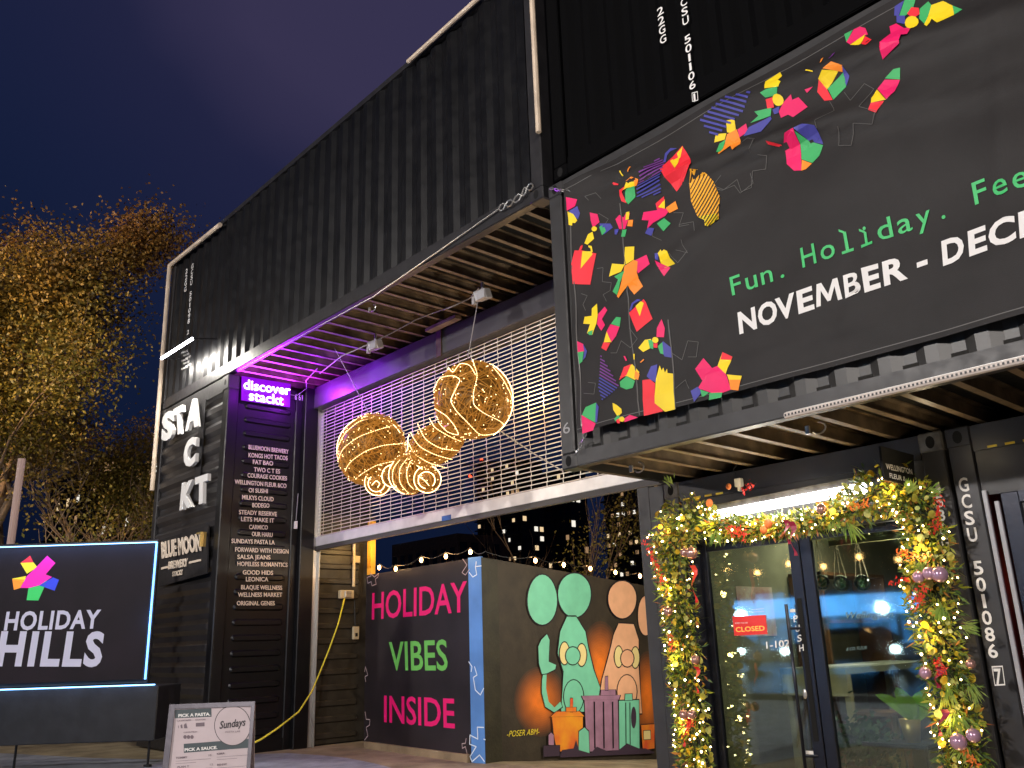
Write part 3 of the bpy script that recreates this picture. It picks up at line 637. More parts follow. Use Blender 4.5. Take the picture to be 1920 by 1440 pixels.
# ================================================================== A-FRAME BOARD
ctr = ray(400, 1400); ctr = Vector((ctr.x, ctr.y, 0)).normalized(); AC = ctr * 6.15
ar = Vector((-ctr.y, ctr.x, 0)) * -1; ar = ar * math.cos(R(8)) + ctr * -math.sin(R(8)) * 1; af = Vector((ar.y, -ar.x, 0))
if af.dot(-AC) < 0: af = -af
H0 = 1.02
tl = Vector((-.0, 0, 0))
an = (af * math.cos(R(10)) + Vector((0, 0, math.sin(R(10))))).normalized()
topc = onP(397, 1318, AC, Vector((ctr.x, ctr.y, 0))); AT = topc
afr = thing('sandwich_board', 'white menu sandwich board standing on the pavement, pasta and sauce lists', 'signboard', (AC.x, AC.y, 0))
fr_m = mat('dark_frame_paint', (.045, .04, .055), .35, metal=.3, bump=.05)
def ab(px, py, o=0): return onP(px, py, AT + an * o, an)
TL, TR = ab(318, 1321), ab(477, 1315); dwn = (an.cross((TR - TL).normalized())); dwn = dwn if dwn.z < 0 else -dwn; dwn.normalize()
Lb = TL.z / -dwn.z - .02; BLp, BRp = TL + dwn * Lb, TR + dwn * Lb
hx = (TR - TL).normalized()
def slab2(P0, hx_, wid, d_, len_, off, th, m, parent, name): return MB().prism([P0 + an * off, P0 + hx_ * wid + an * off, P0 + hx_ * wid + d_ * len_ + an * off, P0 + d_ * len_ + an * off], -an * th).build(name, m, parent)
wT = (TR - TL).length
pink = mat('pale_pink_board', (.55, .46, .48), .6, var=.05)
slab2(TL + hx * .02, hx, wT - .04, dwn, Lb - .03, -.004, .012, pink, afr, 'board_face')
slab2(TL, hx, .035, dwn, Lb, .006, .03, fr_m, afr, 'frame_side'); slab2(TR - hx * .018, hx, .022, dwn, Lb, .006, .03, fr_m, afr, 'frame_side'); slab2(TL + hx * .036, hx, wT - .055, dwn, .028, .005, .028, fr_m, afr, 'frame_top')
# rear leaf
bd = Vector((-an.x, -an.y, 0)).normalized(); rd = (bd * math.sin(R(20)) + Vector((0, 0, -math.cos(R(20))))).normalized(); P0 = TL - an * .04
MB().prism([P0, P0 + hx * wT, P0 + hx * wT + rd * (TL.z / math.cos(R(20)) - .02), P0 + rd * (TL.z / math.cos(R(20)) - .02)], bd * .02).build('rear_leaf', pink, afr)
for o_ in (0, wT - .03): MB().prism([P0 + hx * o_ + bd * .021, P0 + hx * (o_ + .03) + bd * .021, P0 + hx * (o_ + .03) + rd * (TL.z / math.cos(R(20)) - .02) + bd * .021, P0 + hx * o_ + rd * (TL.z / math.cos(R(20)) - .02) + bd * .021], bd * .012 - hx * .004).build('rear_leg', fr_m, afr)
tealm = mat('dark_teal_print', (.035, .055, .065), .5); inkm = mat('grey_ink_print', (.16, .12, .14), .6); dk = mat('black_ink_print', (.03, .025, .03), .6)
za = lambda x, y: (290 + x / 9.143, 1290 + y / 9.143)
def apoly(L, m, k=0): MB().poly([ab(*za(x, y), -.003 + .0006 * k) for x, y in L]).build('print_block', m, afr)
def atx(s_, O, E_, T, m, **k): text(s_, ab(*za(*O), -.0012), ab(*za(*E_), -.0012), ab(*za(*T), -.0012), m, afr, name='menu_lettering', **k)
apoly([(345, 375), (970, 345), (975, 492), (345, 520)], tealm); apoly([(498, 958), (1668, 868), (1670, 1020), (500, 1112)], tealm)
atx('PICK A PASTA.', (405, 500), (955, 470), (405, 448), white, bold=.04); atx('PICK A SAUCE.', (512, 1085), (1075, 1043), (512, 1035), white, bold=.04)
apoly([(1335 + 315 * math.cos(t * math.pi / 20), 645 + 345 * math.sin(t * math.pi / 20)) for t in range(40)], dk, 1); apoly([(1335 + 303 * math.cos(t * math.pi / 20), 645 + 333 * math.sin(t * math.pi / 20)) for t in range(40)], pink, 2)
text('Sundays', ab(*za(1110, 700), .0), ab(*za(1560, 640), .0), ab(*za(1110, 570), .0), dk, afr, name='menu_lettering', bold=.02, shear=.25); text('PASTA LAB', ab(*za(1215, 770), 0), ab(*za(1465, 755), 0), ab(*za(1215, 740), 0), inkm, afr, name='menu_lettering')
atx('CAVATAPPI', (380, 575), (620, 562), (380, 550), inkm, bold=.02); atx('RIGATONI', (700, 558), (870, 550), (700, 533), inkm, bold=.02); atx('CAVATELLI', (495, 772), (725, 757), (495, 750), inkm, bold=.02)
apoly([(705, 600), (855, 590), (855, 655), (705, 662)], inkm); apoly([(440, 640), (470, 620), (480, 690), (450, 690)], inkm); apoly([(500, 630), (540, 600), (565, 690), (505, 690)], inkm); apoly([(400, 650), (412, 640), (414, 690), (404, 690)], inkm)
for x in (520, 580, 640): apoly([(x + 30 * math.cos(t * .7), 840 + 34 * math.sin(t * .7)) for t in range(9)], inkm)
for (s_, x, y, w, pr) in (('TOMMY', 360, 1215, 200, 10), ('KIMA', 1065, 1145, 135, 10), ('PLAN T', 390, 1372, 200, 12), ('BENNY', 1070, 1332, 170, 16)):
    atx(s_, (x, y), (x + w, y - w * .08), (x, y - 32), inkm, bold=.03); atx(str(pr), (x + 560, y - 45), (x + 610, y - 49), (x + 560, y - 77), inkm)
    for k in (0, 1): apoly([(x, y + 38 + k * 42), (x + 600 - k * 250, y - 6 + k * 42 + k * 20), (x + 600 - k * 250, y + k * 42 + k * 20), (x, y + 43 + k * 42)], inkm)

# ================================================================== BANNER
BY = D - .04
def wr(x, z):
    w = .010 * math.sin(1.9 * x + 1.1 * z) + .006 * math.sin(4.3 * x - 2.2 * z + 1) + .004 * math.sin(9 * z + 1.3 * x)
    for (cx, cz, ang, wd, am, ln) in ((-2.9, 4.55, R(-8), .05, .030, 1.2), (-3.5, 4.0, R(16), .04, .012, .7), (-1.9, 4.75, R(-12), .07, .035, 1.0), (-2.0, 4.35, R(-14), .05, .020, .9), (-2.2, 3.3, R(60), .03, .008, .45), (-1.2, 4.2, R(80), .05, .012, .8), (-3.9, 4.85, R(-20), .05, .02, .5), (-2.6, 3.05, R(4), .04, .009, 1.0)):
        dx, dz = x - cx, z - cz; a = dx * math.cos(ang) + dz * math.sin(ang); b = -dx * math.sin(ang) + dz * math.cos(ang)
        w += am * math.exp(-(b / wd) ** 2 - (a / ln) ** 2)
    return Vector((0, -max(w * 2.1, -.018), 0))
def wrp(p): return wr(p.x, p.z)
ban = thing('banner', 'large dark banner of holiday shapes, november to december, tied to the container', 'banner', (-2, BY, 2.84))
bx0, bx1, bz0, bz1 = -4.61, 1.15, 2.835, 5.05; s = MB(); nx, nzz = 96, 37
for i in range(nx + 1):
    for j in range(nzz + 1):
        x = lerp(bx0, bx1, i / nx); z = lerp(bz0, bz1, j / nzz); s.v.append(Vector((x, BY, z)) + wr(x, z))
for i in range(nx):
    for j in range(nzz): a = i * (nzz + 1) + j; s.f.append((a, a + nzz + 1, a + nzz + 2, a + 1)); s.m.append(0)
cloth = mat('dark_vinyl_cloth', (.019, .0170, .0168), .6, spec=.3, bump=.12, bs=180, var=.12, vs=3)
s.build('cloth', cloth, ban, smooth=True)
for zz0 in (bz0 + .03, bz1 - .06):
    s = MB()
    for k in range(40):
        a, b = lerp(bx0, bx1, k / 40), lerp(bx0, bx1, (k + 1) / 40)
        s.quad(Vector((a, BY - .002, zz0)) + wr(a, zz0), Vector((b, BY - .002, zz0)) + wr(b, zz0), Vector((b, BY - .002, zz0 + .006)) + wr(b, zz0 + .006), Vector((a, BY - .002, zz0 + .006)) + wr(a, zz0 + .006))
    s.build('hem_stitching', LN, ban)
gx, gzz = (bx1 - bx0) / nx, (bz1 - bz0) / nzz
def decal(shapes, name='printed_motif', off=.0045):
    """shapes: (pixel polygon, material); cut along the cloth's own grid so that it follows the folds"""
    out = MB(); mats = []
    for k, (pts, m_) in enumerate(shapes):
        if m_ not in mats: mats.append(m_)
        bm = bmesh.new(); vs = [bm.verts.new(onY(x, y, BY)) for x, y in pts]
        try: bm.faces.new(vs)
        except ValueError: bm.free(); continue
        bm.normal_update(); bmesh.ops.triangulate(bm, faces=bm.faces[:])
        X = [v_.co.x for v_ in bm.verts]; Z = [v_.co.z for v_ in bm.verts]
        for i in range(int((min(X) - bx0) / gx) + 1, int((max(X) - bx0) / gx) + 1): bmesh.ops.bisect_plane(bm, geom=bm.verts[:] + bm.edges[:] + bm.faces[:], plane_co=(bx0 + i * gx, 0, 0), plane_no=(1, 0, 0))
        for i in range(int((min(Z) - bz0) / gzz) + 1, int((max(Z) - bz0) / gzz) + 1): bmesh.ops.bisect_plane(bm, geom=bm.verts[:] + bm.edges[:] + bm.faces[:], plane_co=(0, 0, bz0 + i * gzz), plane_no=(0, 0, 1))
        i0 = len(out.v); bm.verts.index_update(); o_ = off + k * .0006
        for v_ in bm.verts: out.v.append(v_.co + wr(v_.co.x, v_.co.z) + Vector((0, -o_, 0)))
        for f in bm.faces: out.f.append(tuple(i0 + q.index for q in f.verts)); out.m.append(mats.index(m_))
        bm.free()
    return out.build(name, mats, ban)
z4 = lambda L: [(1030 + x / 2.667, 320 + y / 2.667) for x, y in L]
z5 = lambda L: [(1180 + x / 2.595, y / 2.595) for x, y in L]
z3 = lambda L: [(900 + x / 4.8, 320 + y / 4.8) for x, y in L]
def circ(cx, cy, r, n=12): return [(cx + r * math.cos(2 * math.pi * k / n), cy + r * math.sin(2 * math.pi * k / n)) for k in range(n)]
# left column (measured on three enlargements of the photograph)
decal([(z3([(790, 245), (885, 262), (870, 325), (800, 370)]), PK), (z3([(815, 372), (890, 325), (905, 385), (885, 440)]), BL), (z3([(805, 375), (850, 395), (880, 450), (860, 475), (840, 470), (838, 498), (808, 492)]), YE)], 'printed_bauble')
decal([(z4([(200, 208), (235, 215), (245, 255), (215, 285), (203, 245)]), PK), (z4([(245, 262), (300, 262), (312, 282), (270, 318), (255, 300)]), BL), (z4([(245, 280), (265, 268), (280, 300), (262, 322)]), GR), (z4([(180, 365), (195, 318), (215, 305), (225, 340), (195, 372)]), YE), (z4(circ(223, 290, 13)), YE)], 'printed_poinsettia')
decal([(z4([(325, 240), (345, 218), (365, 232), (380, 205), (398, 210), (388, 245), (375, 290), (345, 290), (335, 265)]), PK), (z4([(378, 205), (395, 202), (392, 240), (375, 245)]), YE), (z4([(390, 245), (414, 243), (412, 278), (385, 275)]), OR), (z4([(362, 295), (385, 292), (378, 330), (358, 330)]), GR), (z4([(322, 292), (345, 290), (335, 318), (325, 318)]), BL)], 'printed_star')
decal([(z4([(465, 205), (535, 195), (525, 160), (545, 180), (600, 195), (580, 225), (520, 260), (490, 290), (495, 248), (458, 245)]), PK), (z4([(528, 160), (568, 125), (572, 185), (535, 190)]), RD), (z4([(540, 180), (572, 140), (575, 188)]), YE), (z4([(580, 185), (628, 150), (642, 190), (600, 212)]), OR), (z4([(540, 265), (575, 238), (610, 265), (575, 305)]), GR), (z4([(495, 285), (528, 290), (515, 328), (482, 315)]), BL)], 'printed_star')
decal([(z4([(135, 402), (160, 402), (165, 400), (238, 415), (205, 570), (122, 568), (120, 470)]), RD), (z4([(172, 405), (215, 405), (220, 420), (163, 492)]), YE), (z4([(155, 402), (162, 380), (172, 374), (172, 384), (166, 402)]), RD), (z4([(200, 375), (215, 378), (222, 408), (212, 408), (210, 390), (200, 384)]), YE)], 'printed_gift_bag')
decal([(z4([(380, 382), (428, 380), (425, 445), (375, 475)]), YE), (z4([(315, 465), (378, 470), (360, 505), (298, 530)]), YE), (z4([(430, 450), (490, 422), (505, 468), (445, 515)]), PK), (z4([(378, 478), (425, 447), (445, 455), (440, 512), (473, 580), (430, 622), (398, 575), (355, 640), (345, 630)]), OR), (z4([(325, 530), (378, 500), (355, 560), (345, 625), (318, 605), (345, 545)]), GR)], 'printed_star')
decal([(z4([(530, 450), (605, 485), (573, 528)]), PK), (z4([(545, 415), (560, 395), (565, 405), (575, 395), (590, 402), (628, 465), (580, 488), (555, 440)]), YE), (z4([(530, 415), (545, 412), (550, 448), (532, 445)]), BL)], 'printed_mitten')
decal([(z4([(215, 690), (240, 665), (250, 725), (245, 765), (225, 825), (198, 815), (212, 770), (178, 768), (182, 732), (218, 728)]), YE), (z4([(252, 720), (285, 682), (298, 700), (272, 745), (290, 775), (272, 805), (248, 770)]), PK), (z4([(200, 810), (228, 800), (225, 825), (210, 825)]), GR)], 'printed_star')
decal([(z4([(320, 770), (345, 735), (370, 738), (366, 785)]), GR), (z4([(318, 772), (366, 785), (350, 830), (325, 862), (300, 808)]), PK), (z4([(300, 808), (325, 862), (286, 862)]), YE), (z4([(284, 862), (320, 865), (298, 905), (273, 890)]), RD)], 'printed_bulb')
decal([(z4([(410, 715), (478, 645), (490, 660), (527, 745), (452, 810)]), RD), (z4([(440, 680), (465, 655), (480, 665), (465, 732)]), YE), (z4([(412, 700), (420, 665), (445, 645), (470, 650), (450, 656), (430, 670), (420, 705)]), BL)], 'printed_gift_bag')
decal([(z4([(148, 855), (180, 870), (190, 905), (150, 910)]), PK), (z4([(150, 910), (180, 905), (172, 955), (155, 968)]), GR), (z4([(178, 868), (198, 905), (188, 935), (175, 950), (183, 905)]), BL)], 'printed_bauble')
decal([(z4([(570, 745), (585, 790), (580, 835), (545, 835), (548, 790)]), PK), (z4([(458, 890), (490, 850), (520, 845), (515, 890), (480, 910)]), YE), (z4([(505, 850), (530, 850), (528, 895), (512, 890)]), GR), (z4([(555, 880), (575, 855), (610, 885), (612, 935), (580, 930)]), BL), (z4([(550, 880), (572, 860), (575, 920), (560, 915)]), GR), (z4(circ(540, 850, 15)), YE), (z4([(530, 868), (550, 865), (548, 888), (532, 888)]), RD)], 'printed_poinsettia')
def stripes(poly, ang, pitch, wd, m1, m2, name):
    """striped cone: strips cut by slicing the polygon"""
    sh = []; c_, s_ = math.cos(ang), math.sin(ang)
    pr = [(-p[0] * s_ + p[1] * c_) for p in poly]; lo, hi = min(pr), max(pr); t = lo + pitch / 2
    while t < hi:
        x = []
        for (ax, ay), (bx_, by_) in zip(poly, poly[1:] + poly[:1]):
            for q in (t, t + wd): pass
            pa, pb = -ax * s_ + ay * c_, -bx_ * s_ + by_ * c_
            if (pa - t) * (pb - t) < 0: k = (t - pa) / (pb - pa); x.append((ax + (bx_ - ax) * k, ay + (by_ - ay) * k))
        x.sort()
        for a, b in zip(x[::2], x[1::2]): sh.append(([a, b, (b[0] - s_ * wd, b[1] + c_ * wd), (a[0] - s_ * wd, a[1] + c_ * wd)], m1 if (t - lo) < (hi - lo) * .5 else m2))
        t += pitch
    decal(sh, name)
stripes(z4([(268, 918), (365, 1080), (335, 1110), (285, 1150), (260, 1085)]), R(30), 5.2, 2.4, PU, BL, 'printed_striped_tree')
stripes(z4([(455, 0), (540, -70), (580, -50), (550, 110), (430, 135)]), R(-25), 5.2, 2.4, PU, BL, 'printed_striped_tree')
stripes(z5([(350, 585), (470, 470), (610, 445), (560, 540), (420, 670)]), R(15), 9, 4, BL, BL, 'printed_striped_tree')
decal([(z4([(365, 1035), (390, 1000), (425, 970), (460, 1010), (440, 1050), (400, 1030)]), YE), (z4([(362, 1050), (385, 985), (420, 970), (398, 1025)]), RD), (z4([(366, 1060), (400, 1030), (440, 1055), (430, 1090), (400, 1098), (370, 1085)]), GR), (z4([(440, 1000), (462, 1020), (455, 1050), (436, 1040)]), OR), (z4([(432, 920), (440, 920), (438, 948), (434, 948)]), YE), (z4([(385, 932), (392, 930), (402, 952), (396, 956)]), PK), (z4([(465, 960), (482, 944), (484, 950), (468, 964)]), OR)], 'printed_bauble')
decal([(z4([(475, 1050), (510, 1045), (535, 1065), (540, 1165), (580, 1205), (488, 1230)]), RD), (z4([(538, 1045), (555, 975), (565, 1000), (572, 985), (580, 1010), (590, 990), (592, 1012), (618, 1015), (635, 1195), (588, 1208), (538, 1165)]), YE), (z4([(495, 1030), (515, 980), (545, 970), (538, 1060), (510, 1045)]), BL)], 'printed_mitten')
decal([(z4([(175, 1225), (195, 1185), (250, 1163), (250, 1265)]), GR), (z4([(175, 1225), (250, 1268), (235, 1302), (178, 1318)]), PK), (z4([(250, 1165), (265, 1185), (258, 1262), (248, 1262)]), BL)], 'printed_bauble')
decal([(z4([(335, 1165), (355, 1175), (380, 1195), (383, 1215), (362, 1235), (340, 1200)]), YE), (z4([(345, 1245), (365, 1225), (375, 1240), (350, 1258)]), GR), (z4([(392, 1245), (420, 1225), (460, 1238), (395, 1262)]), PK), (z4([(355, 1252), (375, 1240), (372, 1268), (360, 1268)]), RD), (z4(circ(383, 1247, 13)), YE)], 'printed_poinsettia')
decal([(z4([(723, 990), (765, 935), (808, 985), (845, 970), (880, 1015), (908, 1095), (870, 1110), (820, 1115), (765, 1095), (740, 1090), (765, 1050)]), PK), (z4([(835, 975), (860, 905), (910, 930), (880, 1015), (858, 995)]), YE), (z4([(860, 905), (910, 928), (905, 945), (850, 942)]), RD), (z4([(885, 1018), (960, 1025), (955, 1050), (895, 1045)]), YE), (z4([(895, 1045), (955, 1045), (948, 1100), (908, 1095)]), OR), (z4([(708, 1102), (742, 1080), (765, 1105), (728, 1158)]), BL), (z4([(755, 1095), (800, 1110), (775, 1130), (765, 1130)]), GR), (z4([(802, 1112), (868, 1110), (862, 1135), (802, 1148)]), GR)], 'printed_star')
# top run
decal([(z4([(360, 100), (378, 55), (410, 40), (430, 62), (425, 80), (382, 85)]), YE), (z4([(345, 95), (372, 75), (362, 105), (380, 160), (355, 150)]), RD), (z4([(382, 90), (430, 75), (425, 130), (390, 166), (375, 150)]), GR), (z4([(375, 50), (410, 30), (440, 40), (440, 75), (428, 80), (415, 42)]), OR), (z4([(358, 6), (364, 4), (376, 28), (370, 30)]), YE), (z4([(400, -20), (408, -20), (404, 12), (400, 8)]), OR), (z4([(312, 62), (318, 56), (342, 64), (340, 70), (318, 70)]), RD)], 'printed_bauble')
decal([(z5([(155, 825), (185, 790), (260, 710), (320, 805), (225, 930)]), RD), (z5([(200, 785), (262, 712), (236, 826)]), YE), (z5([(165, 790), (172, 745), (200, 720), (235, 722), (200, 735), (182, 755), (178, 790)]), BL)], 'printed_gift_bag')
lanp = z4([(720, 0), (770, 0), (815, 50), (848, 130), (840, 200), (848, 240), (800, 280), (778, 275), (772, 240), (740, 230), (705, 150), (695, 60)])
decal([(lanp, mat('amber_print', (.92, .42, .02), .55))], 'printed_lantern'); stripes(lanp[:9] + lanp[9:], R(-62), 5.6, 1.8, mat('dark_vinyl_cloth'), mat('dark_vinyl_cloth'), 'printed_lantern_stripe')
decal([(z4([(740, 230), (830, 210), (848, 240), (800, 280), (778, 275), (772, 245)]), YE)], 'printed_lantern_base', off=.0055)
decal([(z5([(475, 590), (515, 580), (520, 630), (500, 650), (478, 645)]), YE), (z5([(425, 655), (475, 650), (465, 680), (415, 695)]), YE), (z5([(528, 632), (570, 602), (578, 640), (535, 668)]), PK), (z5([(478, 655), (525, 630), (535, 665), (552, 710), (525, 742), (495, 710), (458, 762), (450, 755), (465, 700)]), OR), (z5([(440, 700), (470, 680), (458, 750), (432, 745)]), GR)], 'printed_star')
decal([(z5([(668, 400), (735, 352), (752, 375), (738, 400), (757, 410), (745, 435), (675, 442)]), YE), (z5([(652, 462), (685, 445), (740, 435), (728, 470), (672, 482)]), GR), (z5([(730, 545), (755, 500), (795, 465), (798, 490), (830, 478), (875, 525), (800, 572), (775, 560), (740, 575)]), PK), (z5([(612, 545), (695, 525), (690, 565), (590, 600), (630, 565)]), GR), (z5([(582, 620), (690, 568), (695, 580), (640, 640), (555, 662)]), BL), (z5([(672, 490), (705, 480), (708, 525), (675, 530)]), RD), (z5([(700, 535), (735, 520), (730, 552), (708, 558)]), BL), (z5(circ(731, 492, 27)), YE)], 'printed_poinsettia')
decal([(z5([(940, 400), (970, 365), (1045, 365), (975, 445)]), YE), (z5([(925, 455), (942, 402), (975, 445), (1002, 495), (960, 498)]), RD), (z5([(978, 440), (1065, 370), (1070, 435), (1005, 495)]), GR), (z5([(975, 360), (1020, 330), (1070, 345), (1062, 370)]), OR), (z5([(1068, 345), (1090, 385), (1072, 432), (1062, 400)]), BL), (z5([(945, 295), (955, 288), (957, 325), (950, 322)]), OR), (z5([(885, 358), (925, 370), (926, 375), (885, 365)]), YE), (z5([(865, 445), (908, 432), (875, 460)]), PK), (z5([(1005, 270), (1015, 265), (1000, 305), (994, 305)]), PU)], 'printed_bauble')
decal([(z5([(1052, 172), (1095, 152), (1065, 212)]), GR), (z5([(1065, 212), (1100, 150), (1130, 137), (1158, 145), (1172, 178), (1150, 185), (1085, 225)]), PK), (z5([(1085, 228), (1160, 175), (1140, 235)]), YE), (z5([(1158, 185), (1196, 208), (1180, 245), (1145, 228)]), RD)], 'printed_bulb')
decal([(z5([(1322, 85), (1350, 0), (1400, 0), (1385, 60), (1350, 85)]), GR), (z5([(1298, 85), (1300, 40), (1345, 10), (1320, 85)]), BL), (z5([(1360, 75), (1380, 42), (1415, 45), (1420, 75), (1390, 100)]), RD), (z5([(1420, 50), (1460, 12), (1475, 30), (1450, 130), (1420, 100)]), GR), (z5([(1475, 30), (1530, 8), (1575, 30), (1588, 80), (1515, 128), (1480, 100), (1470, 150), (1450, 135)]), YE), (z5([(1575, 30), (1625, 50), (1588, 80)]), GR), (z5([(1310, 85), (1352, 85), (1352, 128), (1312, 120)]), BL), (z5([(1278, 140), (1310, 125), (1350, 150), (1385, 150), (1388, 200), (1355, 200), (1350, 245), (1258, 312), (1258, 240), (1290, 180)]), PK), (z5(circ(1386, 121, 34)), YE)], 'printed_poinsettia')
decal([(z5([(1258, 395), (1300, 350), (1332, 342), (1330, 398)]), GR), (z5([(1222, 445), (1258, 400), (1330, 400), (1310, 460), (1272, 500)]), PK), (z5([(1220, 448), (1270, 502), (1200, 520), (1200, 495)]), YE), (z5([(1200, 520), (1262, 508), (1225, 568), (1188, 555)]), RD)], 'printed_bulb')
decal([(z5([(752, 712), (785, 665), (828, 642), (840, 830), (800, 830), (762, 795)]), PK), (z5([(828, 642), (870, 622), (930, 630), (948, 705), (880, 690)]), BL), (z5([(832, 655), (880, 690), (948, 710), (930, 760), (895, 795), (838, 775)]), GR), (z5([(840, 778), (893, 798), (862, 825), (838, 832)]), OR), (z5([(688, 700), (745, 708), (748, 718), (690, 712)]), RD)], 'printed_bauble')
def outl(L, fz):
    pts = fz(L); sh = []
    for a, b in zip(pts, pts[1:]):
        d = math.hypot(b[0] - a[0], b[1] - a[1]) or 1; nx_, ny_ = -(b[1] - a[1]) / d * .45, (b[0] - a[0]) / d * .45
        sh.append(([(a[0] - nx_, a[1] - ny_), (b[0] - nx_, b[1] - ny_), (b[0] + nx_, b[1] + ny_), (a[0] + nx_, a[1] + ny_)], LN))
    decal(sh, 'printed_outline_star')
for L, fz in (([(440, 850), (400, 900), (455, 920), (520, 870), (540, 930), (590, 910), (595, 830), (660, 820), (665, 755), (595, 750), (620, 680), (575, 672), (545, 720)], z5), ([(1060, 460), (1090, 500), (1160, 420), (1205, 445), (1145, 540), (1225, 560), (1195, 615), (1110, 615), (1090, 715), (1028, 715), (1035, 630)], z5), ([(935, 640), (935, 605), (1020, 555), (985, 500)], z5),
              ([(640, 400), (690, 410), (660, 345)], z4), ([(605, 415), (640, 460), (690, 400)], z4), ([(650, 270), (720, 255), (725, 300)], z4), ([(565, 350), (520, 330), (520, 300)], z4), ([(690, 60), (860, 95), (920, 70), (950, 110), (1015, 60), (1000, 10)], z4), ([(240, 490), (270, 485), (265, 555), (310, 560), (305, 600), (270, 620), (290, 655)], z4), ([(160, 615), (190, 625), (170, 670), (185, 700)], z4),
              ([(320, 915), (350, 915), (375, 855), (420, 890), (455, 845), (415, 790)], z4), ([(610, 910), (660, 945), (690, 850), (740, 855), (730, 930), (690, 930)], z4), ([(635, 1090), (680, 1045), (700, 1090)], z4), ([(200, 1060), (240, 1065), (235, 1120), (180, 1115)], z4), ([(200, 150), (180, 130), (230, 110), (260, 140)], z4), ([(240, 210), (290, 240), (270, 270)], z4), ([(620, 210), (670, 210), (650, 280), (700, 270)], z4)):
    outl(L, fz)
z6 = lambda x, y: (1300 + x / 3.097, 300 + y / 3.097)
def btx(s_, O, E_, T, m, **k): text(s_, onY(*z6(*O), BY), onY(*z6(*E_), BY), onY(*z6(*T), BY), m, ban, name='banner_lettering', dispf=lambda p: wrp(p) + Vector((0, -.006, 0)), **k)
gl = mat('green_lettering_print', (.055, .50, .15), .55)
MSH = [(0, 0), (.10, 1), (.28, 1), (.5, .40), (.72, 1), (.90, 1), (1, 0), (.83, 0), (.765, .66), (.56, .10), (.44, .10), (.235, .66), (.17, 0)]
for ch, x0, x1 in (('N', 262, 365), ('O', 378, 492), ('V', 484, 600), ('E', 612, 706), ('M', 716, 866), ('B', 884, 980), ('E', 994, 1088), ('R', 1108, 1246), ('-', 1303, 1366), ('D', 1455, 1585), ('E', 1612, 1720), ('C', 1732, 1892), ('E', 1912, 2020), ('M', 2040, 2220), ('B', 2240, 2360)):
    bl = lambda x: 1005 - (x - 262) * .3285
    hh = 120 + (x0 - 262) * .016; ya, yb = bl(x0), bl(x1)
    if ch == 'M': decal([([z6(lerp(x0, x1, u) - .10 * hh * v, lerp(ya, yb, u) - hh * v) for u, v in MSH], white)], 'banner_lettering')
    elif ch == '-': decal([([z6(x0 - 3, ya - 36), z6(x1 - 3, yb - 36), z6(x1 - 6, yb - 66), z6(x0 - 6, ya - 66)], white)], 'banner_lettering')
    else: btx(ch, (x0, ya), (x1, yb), (x0 - .10 * hh, ya - hh), white, bold=(.018 if ch == 'B' else .034))
gl = mat('green_lettering_print', (.055, .50, .15), .55)
def mono(s_, x0, y0, x1, y1, h, m):
    n = len(s_)
    for k, ch in enumerate(s_):
        if ch == ' ': continue
        vs, _ = glyphs(ch, .004); gw = max(p[0] for p in vs) - min(p[0] for p in vs); t = (k + .5) / n; sc_ = 62 / .55; hw = (x1 - x0) / n * (.37 if ch not in 'F' else .33) if ch not in '.' else 11
        if ch in 'il': hw = 9
        c_ = (lerp(x0, x1, t), lerp(y0, y1, t)); sl = (y1 - y0) / (x1 - x0)
        btx(ch, (c_[0] - hw, c_[1] - hw * sl), (c_[0] + hw, c_[1] + hw * sl), (c_[0] - hw - 22 * h / 130, c_[1] - hw * sl - h), m, bold=.006)
        if ch in 'il':
            hh = h * (1.0 if ch == 'l' else .70); decal([([z6(c_[0] - 34 - 22 * hh / 130, c_[1] - hh + 34 * -sl * -1), z6(c_[0] - 22 * hh / 130, c_[1] - hh), z6(c_[0] - 22 * hh / 130 + 2, c_[1] - hh + 14), z6(c_[0] - 32 - 22 * hh / 130, c_[1] - hh + 14 - 34 * sl * -1)], m)], 'lettering_serif')
            decal([([z6(c_[0] - 34, c_[1] + 4 - 34 * sl), z6(c_[0] + 34, c_[1] + 4 + 34 * sl), z6(c_[0] + 32, c_[1] - 12 + 34 * sl), z6(c_[0] - 36, c_[1] - 12 - 34 * sl)], m)], 'lettering_serif')
mono('Fun.', 205, 790, 560, 665, 108, gl); mono('Holiday.', 620, 630, 1510, 320, 118, gl); mono('Feels.', 1620, 270, 2330, 20, 128, gl)
# hanging lines of clear tape on the cloth
tape = mat('clear_tape', (.12, .115, .11), .25)
for a, b in (((1205, 780), (1160, 380)), ((1268, 768), (1255, 600)), ((1095, 800), (1070, 400))):
    sh = [([(a[0] - 1, a[1]), (a[0] + 1.2, a[1]), (b[0] + 1.2, b[1]), (b[0] - 1, b[1])], tape)]; decal(sh, 'tape_strip')
# corner ties
ties = galv
def chain(pts, name, label, link=.045):
    t = thing(name, label, 'chain', tuple(pts[0])); k = 0
    for a, b in zip(pts, pts[1:]):
        n = max(1, int((b - a).length / link)); d = (b - a).normalized(); o1 = d.orthogonal().normalized(); o2 = d.cross(o1)
        for i in range(n):
            c = lerp(a, b, (i + .5) / n); w = o1 if k % 2 else o2; k += 1
            MB().tube([c + d * link * .65 * math.cos(q) + w * link * .28 * math.sin(q) for q in [2 * math.pi * j / 10 for j in range(11)]], .004, 5).build('chain_link', galv, t)
chain([onY(1068, 359, BY - .02), onY(1048, 356, D - .03), onY(1030, 353, D - .03)], 'tie_chain', 'metal chain tying the upper left banner corner')
chain([onY(1098, 812, BY - .02), onY(1087, 838, D - .02), onY(1078, 852, D - .02)], 'tie_chain', 'metal chain tying the lower left banner corner')
s = MB(); P = [onY(1000, 348, D - .03), onY(988, 353, D - .03), onY(978, 366, D - .03), onY(962, 378, D - .03), onY(948, 384, D - .03), onY(935, 392, D - .02)]
